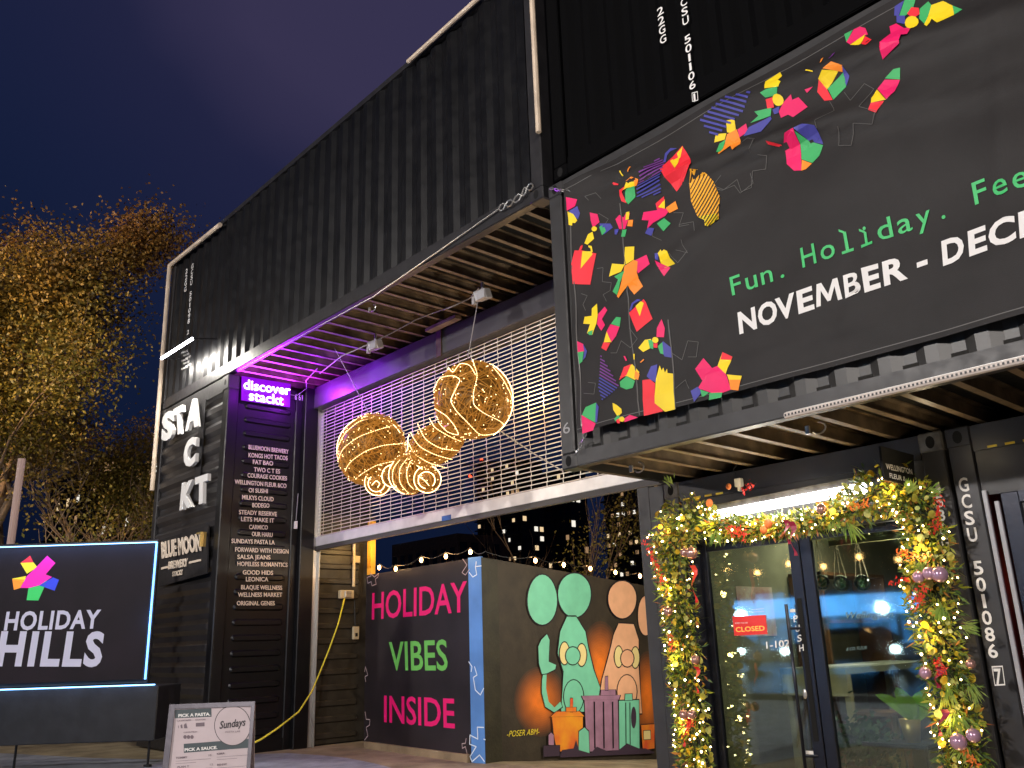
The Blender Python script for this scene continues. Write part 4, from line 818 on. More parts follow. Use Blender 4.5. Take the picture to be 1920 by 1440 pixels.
for a, b in zip(P, P[1:]):
    m_ = (a + b) / 2; d = (b - a); s.tube([a, lerp(a, b, .3) + Vector((0, 0, .03)), lerp(a, b, .7) + Vector((0, 0, .03)), b, lerp(a, b, .7) - Vector((0, 0, .03)), lerp(a, b, .3) - Vector((0, 0, .03)), a], .008, 5)
s.tube([P[-1], onY(700, 556, D - .02), onY(447, 694, D - .0)], .006, 5)
tag(s.build('steel_cable', galv), 'twisted steel cable running along the lower edge of the long container', 'cable')
# off LED batten on the rail
a, b = onY(1473, 780, D - .04), onY(1935, 671, D - .04)
t = thing('batten_light', 'unlit pale linear lamp under the banner container', 'lamp', tuple(a)); MB().tube([a, b], .022, 10).build('diffuser', mat('frosted_tube', (.62, .55, .5), .35, bump=.1), t)
MB().obox((a + b) / 2 + Vector((0, .02, .015)), ((b - a) / 2), (0, .012, 0), (0, 0, .012)).build('housing', alu, t)
d_ = (b - a) / 60
for k in range(60): p = a + d_ * (k + .5); MB().box(p.x - .006, p.x + .006, p.y - .0235, p.y - .0225, p.z - .007, p.z + .007).build('led_chip', steelg, t)
# hooks under the ceilings
def hook(p, label):
    t = thing('ceiling_hook', label, 'hook', tuple(p)); MB().tube([p + Vector((.05 * math.cos(q), 0, .04 * math.sin(q))) for q in [R(-150 + 30 * k) for k in range(9)]], .007, 5).build('hook', galv, t)
    MB().obox(p + Vector((-.08, 0, -.0)), (.014, 0, 0), (0, .01, 0), (0, 0, .028)).build('clamp', galv, t)
hook(onZ(1535, 802, 2.56), 'small clamp hook under the middle of the banner container'); hook(onZ(1198, 876, 2.56), 'small clamp hook under the left end of the banner container')
hook(onZ(700, 577, 5.05), 'small clamp hook under the long container')

# ================================================================== HANGING LIT SCULPTURE
SCY = 5.62
def sp_(x, y): return onY(x, y, SCY)
ornl = thing('light_sculpture', 'hanging golden wire sculpture of glowing balls in front of the shutter', 'sculpture', tuple(sp_(790, 850)))
gold = mat('glowing_gold_rattan', (.34, .15, .028), .42, metal=.35, emit=(1, .42, .05), es=.20, var=.4, vs=20, sample=False)  # wire given a faint glow of its own to look lit by the strings
strl = mat('string_light_glow', (1, .8, .5), .4, emit=(1, .60, .22), es=2.2, sample=False); dot = mat('tiny_led_glow', (1, .8, .5), .4, emit=(1, .68, .30), es=5, sample=False)
pxm = 1626.5 / ((sp_(790, 850) - CAM).dot(fw))
vd = (sp_(790, 850) - CAM).normalized(); rx_ = rt.copy(); uy_ = up.copy()
def sphere_part(cx, cy, r_px, asp=(1, 1, 1), ang=0, nw_=150, name='wire_ball', strands=None, dots=90):
    C0 = sp_(cx, cy); r = r_px / pxm; rnd = random.Random(int(cx * 7 + cy))
    M3 = Matrix((rx_ * math.cos(ang) + uy_ * math.sin(ang), fw, -rx_ * math.sin(ang) + uy_ * math.cos(ang))).transposed()
    def tr(p): return C0 + M3 @ Vector((p.x * asp[0], p.y * asp[1], p.z * asp[2])) * r
    s = MB()
    for k in range(nw_):
        a = Vector((rnd.gauss(0, 1), rnd.gauss(0, 1), rnd.gauss(0, 1))).normalized(); b = a.orthogonal().normalized(); b.rotate(Matrix.Rotation(rnd.uniform(0, 6.28), 3, a)); L = rnd.uniform(.7, 2.2); rr = rnd.uniform(.93, .99); w1 = rnd.uniform(-.3, .3); pts = []
        for j in range(11):
            t = -L / 2 + L * j / 10; q = a * math.cos(t) + b * math.sin(t); q = (q + a.cross(b) * w1 * math.sin(t * 3)).normalized() * rr; pts.append(tr(q))
        s.tube(pts, .0055, 3, cap=False)
    sh = s.build(name, gold, ornl)
    inner = MB().ball(C0, r * .90, 16, 10, sc=asp, M=M3).build('inner_mesh_ball', mat('glowing_gold_netting', (.20, .095, .015), .5, metal=.2, var=.6, vs=30, emit=(1, .42, .04), es=.03, sample=False), sh, smooth=True)  # inner ball brightened by a faint glow in its own colour
    s = MB()
    for k in range(dots):
        q = Vector((rnd.gauss(0, 1), rnd.gauss(0, 1), rnd.gauss(0, 1))).normalized(); s.ball(tr(q * 1.0), .0052, 5, 4)
    kind(s.build('led_dots', dot, sh), 'stuff')
    # strings: list of curves given in pixels relative to the ball centre (unit = radius)
    s = MB(); sb = MB()
    for L in strands or []:
        pts = []
        for (ax, ay), (bx_, by_) in zip(L, L[1:]):
            for j in range(8): t = j / 8; pts.append((ax + (bx_ - ax) * t, ay + (by_ - ay) * t))
        pts.append(L[-1]); Q = []
        # smooth
        for _ in range(6): pts = [pts[0]] + [((p[0] + q[0] * 2 + w[0]) / 4, (p[1] + q[1] * 2 + w[1]) / 4) for p, q, w in zip(pts, pts[1:], pts[2:])] + [pts[-1]]
        for x, y in pts:
            h = math.hypot(x, y)
            if h > .985: x, y = x / h * .985, y / h * .985; h = .985
            Q.append(C0 + (rx_ * x - uy_ * y - fw * math.sqrt(1 - h * h) * asp[1]) * r * 1.02)
        s.tube(Q, .0026, 4)
        for a, b in zip(Q, Q[1:]):
            n = max(1, int((b - a).length / .022))
            for j in range(n): sb.ball(lerp(a, b, j / n), .0050, 5, 3)
    if strands: s.build('light_string', strl, sh); kind(sb.build('string_beads', dot, sh), 'stuff')
    return sh
circ_ = lambda r=.98, a0=0, a1=360, n=24: [(r * math.cos(R(a0 + (a1 - a0) * k / n)), r * math.sin(R(a0 + (a1 - a0) * k / n))) for k in range(n + 1)]
sphere_part(697, 843, 68, (1, 1, 1.12), R(-25), 260, strands=[[(-.95, .35), (-.7, -.1), (-.2, -.45), (.3, -.62), (.65, -.72)], [(-.95, .0), (-.7, -.5), (-.3, -.85), (.1, -.95)], [(-.8, .75), (-.5, .3), (0, -.05), (.5, -.2), (.95, -.2)], [(-.6, 1.0), (-.2, .65), (.3, .35), (.95, .25)], circ_(1.0, 150, 330)], dots=180)
sphere_part(887, 750, 71, (1, 1, 1), 0, 260, strands=[circ_(.98, -60, 60), [(-.95, -.25), (-.8, -.55), (-.45, -.6), (-.25, -.5), (-.4, -.2), (-.5, 0), (-.35, .25), (-.1, .5), (.2, .85), (.6, .8)], [(.0, -.98), (.15, -.6), (.05, -.2), (.05, .1), (.3, .3), (.7, .5), (.85, .75)], [(-.9, .2), (-.6, .35), (-.4, .6), (-.3, .85), (-.7, .75), (-.85, .5)], [(-.6, -.8), (-.45, -.65), (-.3, -.9), (-.05, -.85), (.1, -.6)], [(.5, -.8), (.75, -.5), (.95, -.1), (.98, .3)]], dots=190)
sphere_part(818, 832, 52, (1.12, .9, .72), R(28), 190, 'wire_body', strands=[[(-.95, -.1), (-.7, .3), (-.2, .6), (.4, .8)], [(-.85, -.4), (-.5, .05), (.0, .3), (.6, .5)], [(-.6, -.7), (-.3, -.2), (.2, .1), (.8, .2)], [(-.2, -.9), (0, -.6), (.5, -.3), (.9, -.1)], circ_(.98, 90, 200)], dots=110)
sphere_part(765, 890, 36, (.85, .8, 1.12), R(20), 110, 'wire_cone', strands=[[(-.2, -1), (-.7, -.4), (-.75, .3), (-.3, .95)], [(.1, -1), (-.35, -.4), (-.35, .35), (.1, .95)], [(.2, -.8), (0, -.2), (.1, .4), (.5, .85)], circ_(.98, 60, 260)], dots=60)
sphere_part(709, 904, 26, nw_=80, strands=[circ_(), circ_(.62, -60, 230), [(-.3, .1), (0, -.25), (.3, 0), (.1, .3)]], dots=40)
sphere_part(802, 898, 25, nw_=80, strands=[circ_(), circ_(.6, 100, 400), [(-.6, -.3), (-.1, 0), (.2, .4)]], dots=40)
sphere_part(738, 800 + 92, 22, nw_=60, strands=[circ_(.98, 60, 300)], dots=30)
cord = mat('grey_hanging_cord', (.35, .33, .32), .5)
for a, b in (((627, 652), (690, 772)), ((899, 548), (877, 672))):
    p = onZ(a[0], a[1], 5.07); MB().tube([p, sp_(*b)], .005, 5).build('hanging_cord', cord, ornl)
MB().tube([sp_(935, 806), onY(1000, 850, 5.3), onY(1053, 882, 5.05)], .006, 5).build('hanging_cord', mat('pale_rope', (.5, .42, .3), .7), ornl)
lamp('sculpture_light', 'POINT', sp_(697, 843) + Vector((.1, .55, .1)), 16, (1, .62, .28), ornl, size=.06); lamp('sculpture_light', 'POINT', sp_(887, 750) + Vector((.1, .6, .1)), 16, (1, .62, .28), ornl, size=.06)
lamp('sculpture_light', 'POINT', sp_(790, 860) + Vector((.3, -.7, -.1)), 5, (1, .66, .34), ornl, size=.06)

# flood lights on the ceiling --------------------------------------------------
def flood(px, py, label):
    p = onZ(px, py, 4.93); t = thing('floodlight', label, 'floodlight', tuple(p)); grey = mat('cast_aluminium', (.42, .41, .41), .4, metal=.5, bump=.2)
    MB().obox(p, (.085, .01, 0), (-.01, .06, .02), (0, -.02, .055)).build('housing', grey, t, bev=.012)
    MB().obox(p + Vector((.06, -.07, -.03)), (.06, 0, 0), (0, .012, 0), (0, 0, .05)).build('lens', mat('clear_lens', (.5, .5, .52), .15, metal=.3), t)
    MB().tube([p + Vector((0, 0, .03)), p + Vector((0, 0, .15))], .018, 6).build('bracket', grey, t); MB().obox(p + Vector((-.11, -.03, -.04)), (.02, 0, 0), (0, .02, 0), (0, 0, .045)).build('knob', grey, t)
flood(905, 553, 'small grey floodlight above the right glowing ball'); flood(704, 647, 'small grey floodlight above the left glowing ball')
s = MB(); W_ = [(600, 700, 5.0), (640, 668, 4.98), (690, 646, 5.0), (735, 624, 5.02), (781, 599, 5.04), (812, 587, 5.04), (845, 576, 5.0), (880, 560, 5.02), (898, 540, 5.06)]
s.tube([onZ(x, y, z) for x, y, z in W_], .008, 5); tag(s.build('ceiling_cable', cord), 'sagging grey cable linking the floodlights under the long container', 'cable')

# ================================================================== YARD WALL ELECTRICS
WX = XP + .02
t = thing('wall_socket', 'beige outdoor power box on the yard wall with conduit', 'power box', tuple(onX(648, 1115, WX))); bei = mat('beige_plastic', (.55, .46, .30), .5)
P = onX(648, 1115, WX); B('box', WX, WX + .08, P.y - .13, P.y + .10, P.z - .06, P.z + .06, bei, t, bev=.01); B('cover', WX + .08, WX + .10, P.y - .07, P.y + .04, P.z - .045, P.z + .045, galv, t, bev=.008)
MB().tube([onX(664, 1010, WX + .03), onX(663, 1100, WX + .03)], .022, 8).build('conduit', bei, t)
MB().tube([onX(665, 1125, WX + .02), onX(666, 1175, WX + .02)], .01, 6).build('cable', wire_m, t)
P = onX(665, 1187, WX); t = thing('small_socket', 'small beige switch box low on the yard wall', 'power box', tuple(P)); B('box', WX, WX + .05, P.y - .05, P.y + .05, P.z - .09, P.z + .09, bei, t, bev=.008); B('slot', WX + .05, WX + .052, P.y - .02, P.y + .02, P.z - .05, P.z + .0, hole, t)
s = MB(); K = [onX(646, 1122, WX + .1), onX(634, 1170, WX + .12), onX(618, 1215, WX + .15), onX(600, 1260, WX + .2)]; K += [onY(*q) for q in ((585, 1296, 6.02), (560, 1335, 5.75), (520, 1366, 5.35), (490, 1386, 5.0), (470, 1396, 4.8), (440, 1416, 4.6))]; K += [Vector((K[-1].x - .1, 4.55, .012)), Vector((K[-1].x - .6, 4.5, .012))]
tag(s.tube(K, .011, 6).build('extension_cord', mat('yellow_cord', (.85, .75, .06), .45), smooth=True), 'yellow extension cord hanging from the power box to the pavement', 'cord')
P = onZ(543, 1398, .03); s = MB()
for k in range(5): s.ball(P + Vector((random.uniform(-.06, .06), random.uniform(-.06, .06), 0)), .03, 6, 4, sc=(1.4, .8, .7))
tag(s.build('crumpled_paper', mat('crumpled_paper', (.5, .35, .25), .8)), 'crumpled brown paper on the ground by the gate post', 'litter')
b0 = onY(694, 960, 7.2)
tag(B('timber_post', b0.x - .06, b0.x + .04, 7.2, 7.28, 0, 3.1, mat('yellow_timber_post', (.75, .42, .05), .6, var=.15)), 'yellow timber post standing behind the hoarding', 'post')
yl = thing('yard_lamp', 'small warm bulkhead lamp on the yard wall beside the conduit', 'lamp', (XP + .02, 7.1, 2.55)); B('housing', XP - .01, XP + .03, 7.02, 7.16, 2.5, 2.6, bei, yl)
lamp('yard_light', 'POINT', (-10.9, 7.0, 2.7), 16, (1, .60, .20), yl, size=.06)
ml = thing('added_mural_lamp', 'unseen lamp added on the shop container to brighten the mural', 'lamp', (-4.86, 8.2, 2.2)); B('housing', -4.88, -4.82, 8.1, 8.3, 2.15, 2.28, steelg, ml); lamp('mural_light', 'POINT', (-4.98, 8.2, 2.2), 290, (1, .90, .74), ml, size=.06)  # lamp and housing added out of view to brighten the mural
pass
lamp('yard_light', 'POINT', (-9.4, 7.2, 2.5), 7, (1, .62, .24), yl, size=.1)

# ================================================================== SHOP FRONT
fr = mat('anodised_dark_frame', (.018, .020, .030), .28, metal=.5, bump=.04)
gl_ = bpy.data.materials.new('door_glass'); gl_.use_nodes = True; t_ = gl_.node_tree; t_.nodes.clear()
o_ = t_.nodes.new('ShaderNodeOutputMaterial'); mx = t_.nodes.new('ShaderNodeMixShader'); tr_ = t_.nodes.new('ShaderNodeBsdfTransparent'); gs = t_.nodes.new('ShaderNodeBsdfGlossy'); fn = t_.nodes.new('ShaderNodeFresnel'); mm = t_.nodes.new('ShaderNodeMath'); mm.operation = 'MULTIPLY_ADD'; mm.inputs[1].default_value = 1.6; mm.inputs[2].default_value = .06
fn.inputs[0].default_value = 1.5; gs.inputs['Roughness'].default_value = .03; gs.inputs['Color'].default_value = (.9, 1, .97, 1); tr_.inputs[0].default_value = (.80, .86, .80, 1)
t_.links.new(fn.outputs[0], mm.inputs[0]); t_.links.new(mm.outputs[0], mx.inputs[0]); t_.links.new(tr_.outputs[0], mx.inputs[1]); t_.links.new(gs.outputs[0], mx.inputs[2]); t_.links.new(mx.outputs[0], o_.inputs[0])
DZ = 2.06; dy = SY + .06
door = thing('glass_door', 'left glass door leaf with red notice and push bar', 'door', (-4.0, dy, 0)); door2 = thing('glass_door', 'right glass door leaf with potted plant behind it', 'door', (-3.0, dy, 0))
dfm = thing('door_frame', 'dark aluminium frame around the glass double door', 'door frame', (-3.6, dy, 0))
B('jamb', -4.62, -4.50, dy - .05, dy + .08, 0, 2.1, fr, dfm); B('jamb', -2.66, -2.54, dy - .05, dy + .08, 0, 2.1, fr, dfm); B('head', -4.50, -2.66, dy - .05, dy + .08, 2.02, 2.1, fr, dfm); B('threshold', -4.50, -2.66, dy - .08, dy + .08, -.02, .02, galv, dfm)
def leaf(t, x0, x1, w0, w1):
    B('stile', x0, x0 + w0, dy - .02, dy + .025, .03, 2.01, fr, t, bev=.004); B('stile', x1 - w1, x1, dy - .02, dy + .025, .03, 2.01, fr, t, bev=.004); B('top_rail', x0 + w0, x1 - w1, dy - .018, dy + .023, 1.95, 2.01, fr, t); B('kick_rail', x0 + w0, x1 - w1, dy - .018, dy + .023, .03, .22, fr, t)
    B('glass_pane', x0 + w0, x1 - w1, dy, dy + .008, .22, 1.95, gl_, t)
leaf(door, -4.495, -3.575, .055, .09); leaf(door2, -3.565, -2.665, .09, .055)
pb = MB(); pb.tube([(-3.712, dy - .07, .25), (-3.712, dy - .07, 1.48)], .013, 10); p_ = pb.build('push_bar', fr, door, smooth=True)
for z in (.4, 1.3): MB().tube([(-3.712, dy - .07, z), (-3.63, dy - .02, z)], .01, 6).build('bar_mount', fr, p_)
B('push_plate', -3.645, -3.605, dy - .0235, dy - .0205, .5, 1.52, hole, door)
for k, ch in enumerate('PUSH'):
    a = (1492 + k * 3.6, 1166 + k * 18.3); text(ch, onY(a[0] - 3.8, a[1] + 1, dy - .025), onY(a[0] + 4.2, a[1] - 1, dy - .025), onY(a[0] - 4.6, a[1] - 11.5, dy - .025), white, door, name='push_lettering', bold=.01)
P = onY(1486, 1145, dy - .025); B('white_tab', P.x - .022, P.x + .022, dy - .026, dy - .024, P.z - .012, P.z + .012, whitep, door); P = onY(1509, 1301, dy - .025); MB().ball(P, .018, 8, 5, sc=(1, .4, 2)).build('lock_cylinder', galv, door); P = onY(1518, 1411, dy - .025); B('white_tab', P.x - .03, P.x + .03, dy - .026, dy - .024, P.z - .012, P.z + .012, whitep, door)
tY('1-102', (1437, 1216), (1481, 1212), (1436, 1203), dy - .003, whitep, door, name='unit_number', bold=.01)
tY('Wellington', (1587, 1160), (1675, 1157), (1586, 1147), dy - .003, mat('frosted_script', (.12, .2, .2), .5), door2, name='shop_script', shear=.3)
tY('& CO. FLEUR', (1587, 1220), (1625, 1217), (1587, 1214), dy - .003, mat('frosted_script'), door2, name='shop_script', shear=.3)
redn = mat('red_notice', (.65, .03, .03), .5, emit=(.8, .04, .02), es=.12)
q = [onY(1373, 1156, dy - .004), onY(1435, 1153, dy - .004), onY(1439, 1189, dy - .004), onY(1377, 1192, dy - .004)]; nt_ = MB().prism(q, (0, .003, 0)).build('notice', redn, door)
tY('CLOSED', (1380, 1185), (1434, 1182), (1379, 1176), dy - .005, mat('orange_neon_script', (1, .5, .1), .4, emit=(1, .30, .04), es=.7), door, name='notice_lettering', bold=.01); tY('SORRY WE ARE', (1378, 1170), (1402, 1169), (1378, 1167), dy - .005, white, door, name='notice_lettering')
for y in (1143, 1148): MB().tube([onY(1408 - (y - 1143) * .5, y, dy + .3), onY(1432, y - 2, dy + .3)], .004, 4).build('neon_stroke', mat('orange_neon_script'), nt_)
# lamp over the door
a, b = onY(1336, 967, SY - .10), onY(1622, 914, SY - .10)
tl_ = thing('door_tube_lamp', 'bright white fluorescent tube over the glass door behind the garland', 'lamp', tuple((a + b) / 2))
MB().obox((a + b) / 2, (b - a) / 2, (0, .028, 0), (0, 0, .032)).build('diffuser', mat('fluorescent_glow', (1, 1, 1), .4, emit=(1, .97, .98), es=12, sample=False), tl_)
MB().obox((a + b) / 2 + Vector((0, .03, .06)), (b - a) / 2 * 1.02, (0, .04, 0), (0, 0, .025)).build('housing', steelr, tl_)
lamp('tube_light', 'AREA', (a + b) / 2 + Vector((0, -.05, -.03)), 13, (1, .97, .95), tl_, size=(b - a).length, size_y=.08, target=(a + b) / 2 + Vector((0, -.5, -1.2)))
lamp('tube_uplight', 'POINT', (a + b) / 2 + Vector((0, -.34, .02)), 6, (1, .9, .75), tl_, size=.1)
# white plug box above
P = onY(1386, 906, SY - .02); t = thing('junction_box', 'small white junction box on the header above the door', 'junction box', tuple(P)); B('box', P.x - .03, P.x + .03, SY - .05, SY + .003, P.z - .03, P.z + .04, whitep, t, bev=.006); B('plug', P.x - .005, P.x + .015, SY - .045, SY - .02, P.z - .07, P.z - .03, whitep, t)
MB().tube([P + Vector((0, -.03, .04)), P + Vector((-.02, -.03, .12)), P + Vector((.06, 0, .2))], .004, 5).build('cord', wire_m, t)
# hanging blade sign
SX = -2.56; t = thing('blade_sign', 'small black hanging sign reading wellington fleur', 'sign', tuple(onX(1680, 870, SX)))
q = [onX(1651, 836, SX), onX(1713, 853, SX), onX(1716, 914, SX), onX(1659, 899, SX)]; MB().prism(q, (-.015, 0, 0)).build('sign_plate', hole, t)
text('WELLINGTON', onX(1662, 879, SX + .002), onX(1711, 889.5, SX + .002), onX(1660.5, 868.5, SX + .002), white, t, name='sign_lettering', bold=.02); text('FLEUR &', onX(1668.5, 895.5, SX + .002), onX(1699, 902.5, SX + .002), onX(1667.5, 886.5, SX + .002), white, t, name='sign_lettering', bold=.02)
# neighbouring shop front (right edge)
nf_ = thing('window_frame', 'dark window frame with reddish glow at the right edge', 'window', (-1.2, dy, 0))
B('frame', -2.06, -1.95, dy - .06, dy + .06, 0, 2.1, fr, nf_, bev=.006); B('frame', -1.90, -1.84, dy - .03, dy + .04, 0, 2.02, fr, nf_); B('head', -1.95, -.2, dy - .06, dy + .06, 2.03, 2.1, fr, nf_); B('glass_pane', -1.84, -.2, dy, dy + .01, .05, 2.03, gl_, nf_)
B('trim', -1.952, -1.90, dy - .035, dy - .0, 0, 2.03, steel2, nf_)
for x in (-2.165, -2.10): B('gasket', x, x + .028, SY - .012, SY + .01, 0, 2.13 if x < -2.12 else 2.05, mat('gasket_with_sheen', (.34, .34, .37), .35), nf_, bev=.003)  # pale colour stands in for light streaks on the glossy trims
B('backdrop_panel', -1.9, -.1, dy + .9, dy + .92, 0, 2.4, mat('red_interior_wall', (.35, .02, .02), .6), nf_)
lamp('red_glow_light', 'POINT', (-1.5, dy + .45, 1.6), 3.5, (1, .08, .04), nf_, size=.06)  # bare unseen lamp for the reddish glow; there is no sign

# ---------------------------------------------------------------- shop interior
wallm = mat('olive_grey_wall', (.22, .21, .15), .7, bump=.1, var=.12); 
it = thing('shop_interior', 'dim olive walled interior of the flower shop behind the doors', 'room', (-3.6, 9, 0)); ix0, ix1 = -4.74, -2.42
B('left_wall', ix0, ix0 + .02, SY + .2, 11, 0, 2.4, wallm, it); B('right_wall', ix1 - .02, ix1, SY + .2, 11, 0, 2.4, wallm, it); B('rear_wall', ix0, ix1, 11, 11.03, 0, 2.4, wallm, it); B('floor', ix0, ix1, SY + .15, 11, -.02, .02, mat('grey_shop_floor', (.16, .15, .12), .35, var=.1), it); B('ceiling', ix0, ix1, SY + .15, 11, 2.38, 2.42, mat('shop_ceiling', (.25, .25, .2), .7), it)
wood = mat('brown_wood', (.16, .075, .035), .5, bump=.1, var=.3, vs=4)
sh = thing('display_shelf', 'dark open shelf standing against the left shop wall', 'shelf', (-4.4, 8.3, 0))
for z in (.45, .9, 1.35, 1.8): B('shelf_board', -4.7, -4.35, 7.9, 9.2, z, z + .03, wood, sh)
for y in (7.9, 9.17): B('upright', -4.7, -4.35, y, y + .03, 0, 1.83, wood, sh)
tag(B('brown_cabinet', -3.75, -3.35, 9.0, 9.4, 0, 1.9, wood), 'tall narrow brown cupboard at the back of the shop', 'cupboard')
tb = thing('counter_table', 'light wooden counter with a sheet of paper behind the left door', 'counter', (-4.0, 7.6, 0)); lw = mat('pale_birch', (.42, .36, .22), .5, var=.15)
B('top', -4.35, -3.75, 7.0, 8.9, .93, .98, mat('grey_table_top', (.34, .35, .30), .5), tb); B('apron', -4.35, -3.75, 7.0, 7.03, .76, .93, lw, tb)
for x in (-4.33, -3.80):
    for y in (7.03, 8.85): B('leg', x, x + .05, y, y + .05, 0, .93, lw, tb)
B('paper_sheet', -4.2, -3.9, 7.3, 7.9, .981, .985, whitep, tb)
tag(B('pink_poster', -4.716, -4.712, 7.0, 7.6, 1.25, 1.7, mat('pink_picture', (.45, .2, .18), .6, col2=(.6, .5, .45), var=.6, vs=8)), 'pinkish picture on the left shop wall', 'picture')
st = thing('shop_stool', 'small dark stool behind the left door', 'stool', (-3.7, 7.4, 0)); B('seat', -3.88, -3.52, 7.2, 7.5, .60, .63, wood, st)
for x in (-3.87, -3.56):
    for y in (7.21, 7.46): B('leg', x, x + .03, y, y + .03, 0, .60, wood, st)
# plants
leafm = mat('bright_plant_leaf', (.34, .62, .05), .4, var=.25, vs=8); darkleaf = mat('dark_plant_leaf', (.02, .075, .015), .5, var=.4)
def bigleaf(s, base, tip, w, n=6):
    base, tip = Vector(base), Vector(tip); d = tip - base; side = d.cross(Vector((0, -1, 0))).normalized(); pr = None
    for k in range(n + 1):
        t = k / n; c = base + d * t + Vector((0, 0, .12 * d.length * math.sin(math.pi * t))); ww = w * math.sin(math.pi * min(1, .08 + t * .92)) ** .7 if 0 < k < n else (.006 if k == 0 else 0.001)
        row = (c - side * ww, c + Vector((0, .012, -.01)), c + side * ww)
        if pr: s.quad(pr[0], pr[1], row[1], row[0]); s.quad(pr[1], pr[2], row[2], row[1])
        pr = row
PYy = 6.62
pp = thing('potted_plant', 'broad green leaves in a tall gold pot behind the right door', 'plant', tuple(onY(1712, 1395, PYy))); gp = onY(1712, 1392, PYy); gt = onY(1712, 1348, PYy)
MB().lathe(gp, [(.001, 0), (.05, 0), (.075, gt.z - gp.z), (.068, gt.z - gp.z), (.06, gt.z - gp.z - .03), (.001, gt.z - gp.z - .03)], 20).build('pot', mat('brushed_gold', (.75, .5, .2), .38, metal=.7, bump=.05), pp, smooth=True)
bs_ = gt - Vector((0, 0, .02))
for tip, w in (((1641, 1302), .04), ((1680, 1288), .055), ((1738, 1296), .06), ((1752, 1315), .05), ((1700, 1300), .05)):
    o = MB(); bigleaf(o, bs_, onY(tip[0], tip[1], PYy + random.uniform(-.1, .1)), w); o.build('leaf', leafm, pp, smooth=True)
tb2 = thing('plant_stand', 'dark metal stand carrying the gold pot', 'stand', (gp.x, PYy, 0)); B('top', gp.x - .32, gp.x + .16, PYy - .14, PYy + .14, gp.z - .03, gp.z - .001, fr, tb2)
for x in (gp.x - .30, gp.x + .13):
    for y in (PYy - .12, PYy + .10): B('leg', x, x + .02, y, y + .02, 0, gp.z - .03, fr, tb2)
c0 = onY(1625, 1400, 6.6); dpl = thing('bushy_plant', 'dark bushy plant in a basket at the foot of the right door', 'plant', tuple(c0)); s = MB()
for k in range(900):
    v_ = Vector((random.gauss(0, .5), random.gauss(0, .35), random.gauss(0, .45))); p = c0 + v_ * .2; d = Vector((random.gauss(0, 1), random.gauss(0, 1), random.gauss(.4, 1))).normalized() * .05; e_ = d.orthogonal().normalized() * .012; s.quad(p - e_, p + d * .5 - e_ * 1.4, p + d, p + d * .5 + e_ * 1.4)
kind(s.build('foliage', darkleaf, dpl), 'stuff'); MB().lathe(Vector((c0.x, c0.y, .1)), [(.001, 0), (.13, 0), (.16, .22), (.15, .22), (.001, .18)], 16).build('basket', wood, dpl)
tag(B('paper_bag', -3.42, -3.24, 6.65, 6.75, .0, .46, mat('tan_card', (.55, .42, .18), .6)), 'tan card box on the floor behind the right door', 'box')
# hanging glass globes
for i, (x, y) in enumerate(((1541, 1092), (1577, 1094), (1617, 1093))):
    p = onY(x, y, 6.55); t = thing('glass_terrarium', ('left', 'middle', 'right')[i] + ' hanging glass globe behind the right door', 'terrarium', tuple(p), 'hanging glass globes')
    MB().ball(p, .062, 16, 10).build('globe', gl_, t, smooth=True)
    s = MB()
    for k in range(22): d = Vector((random.gauss(0, 1), random.gauss(0, 1), random.gauss(0, 1))).normalized() * .045; e_ = d.orthogonal() * .15; s.quad(p - Vector((0, 0, .01)), p + d * .5 - e_, p + d, p + d * .5 + e_)
    kind(s.build('moss_tuft', darkleaf, t), 'stuff'); tp = p + Vector((0, 0, .34))
    for dx in (-.05, .05, 0): MB().tube([tp, p + Vector((dx, 0, .04))], .0022, 4).build('cord', mat('pale_rope'), t)
tag(B('hanging_rail', -3.5, -2.6, 6.54, 6.57, onY(1575, 1022, 6.55).z, onY(1575, 1022, 6.55).z + .04, mat('dull_brass_rail', (.35, .3, .15), .5)), 'dull rail carrying the glass globes behind the right door', 'rail')
lamp('shop_ceiling_light', 'AREA', (-4.2, 8.0, 2.3), 28, (1, .93, .70), it, size=.4, size_y=1.6, target=(-4.6, 8.2, 0))
for x, y, z in ((-4.3, 7.6, 2.3), (-3.2, 9.5, 2.3)): MB().ball((x, y, z), .03, 8, 5).build('ceiling_spot', mat('warm_spot', (1, .9, .6), .4, emit=(1, .85, .5), es=3), it)

lamp('added_plant_light', 'POINT', (-2.95, 6.72, 1.75), 34, (1, .93, .7), it, size=.04)  # light added to brighten the gold pot and its leaves
MB().tube([(-2.95, 6.75, 2.38), (-2.95, 6.75, 1.8)], .004, 4).build('added_lamp_cord', wire_m, it); MB().lathe((-2.95, 6.75, 1.77), [(.05, 0), (.02, .05), (.001, .055)], 12).build('added_lamp_shade', steel, it)  # cord and shade added to carry the extra plant light
# ================================================================== GARLAND
gar = thing('door_garland', 'lush lit garland of leaves, baubles and berries around the glass door', 'garland', tuple(onY(1500, 945, 6.0)))
GYY = 6.0
path = [(1325, 1560), (1316, 1500), (1304, 1440), (1300, 1370), (1294, 1300), (1286, 1220), (1276, 1140), (1264, 1060), (1262, 1000), (1288, 968), (1345, 988), (1400, 992), (1470, 986), (1540, 974), (1605, 950), (1650, 915), (1700, 920), (1730, 965), (1738, 1030), (1748, 1100), (1756, 1170), (1772, 1240), (1788, 1310), (1803, 1380), (1815, 1450), (1828, 1520), (1838, 1600)]
rad = [34, 36, 36, 36, 36, 38, 40, 44, 50, 46, 24, 20, 18, 20, 32, 44, 40, 34, 38, 42, 38, 36, 35, 36, 36, 36, 36]
GP = [onY(x, y, GYY) for x, y in path]; GR_ = [r / 236. * .95 for r in rad]
cum = [0]
for a, b in zip(GP, GP[1:]): cum.append(cum[-1] + (b - a).length)
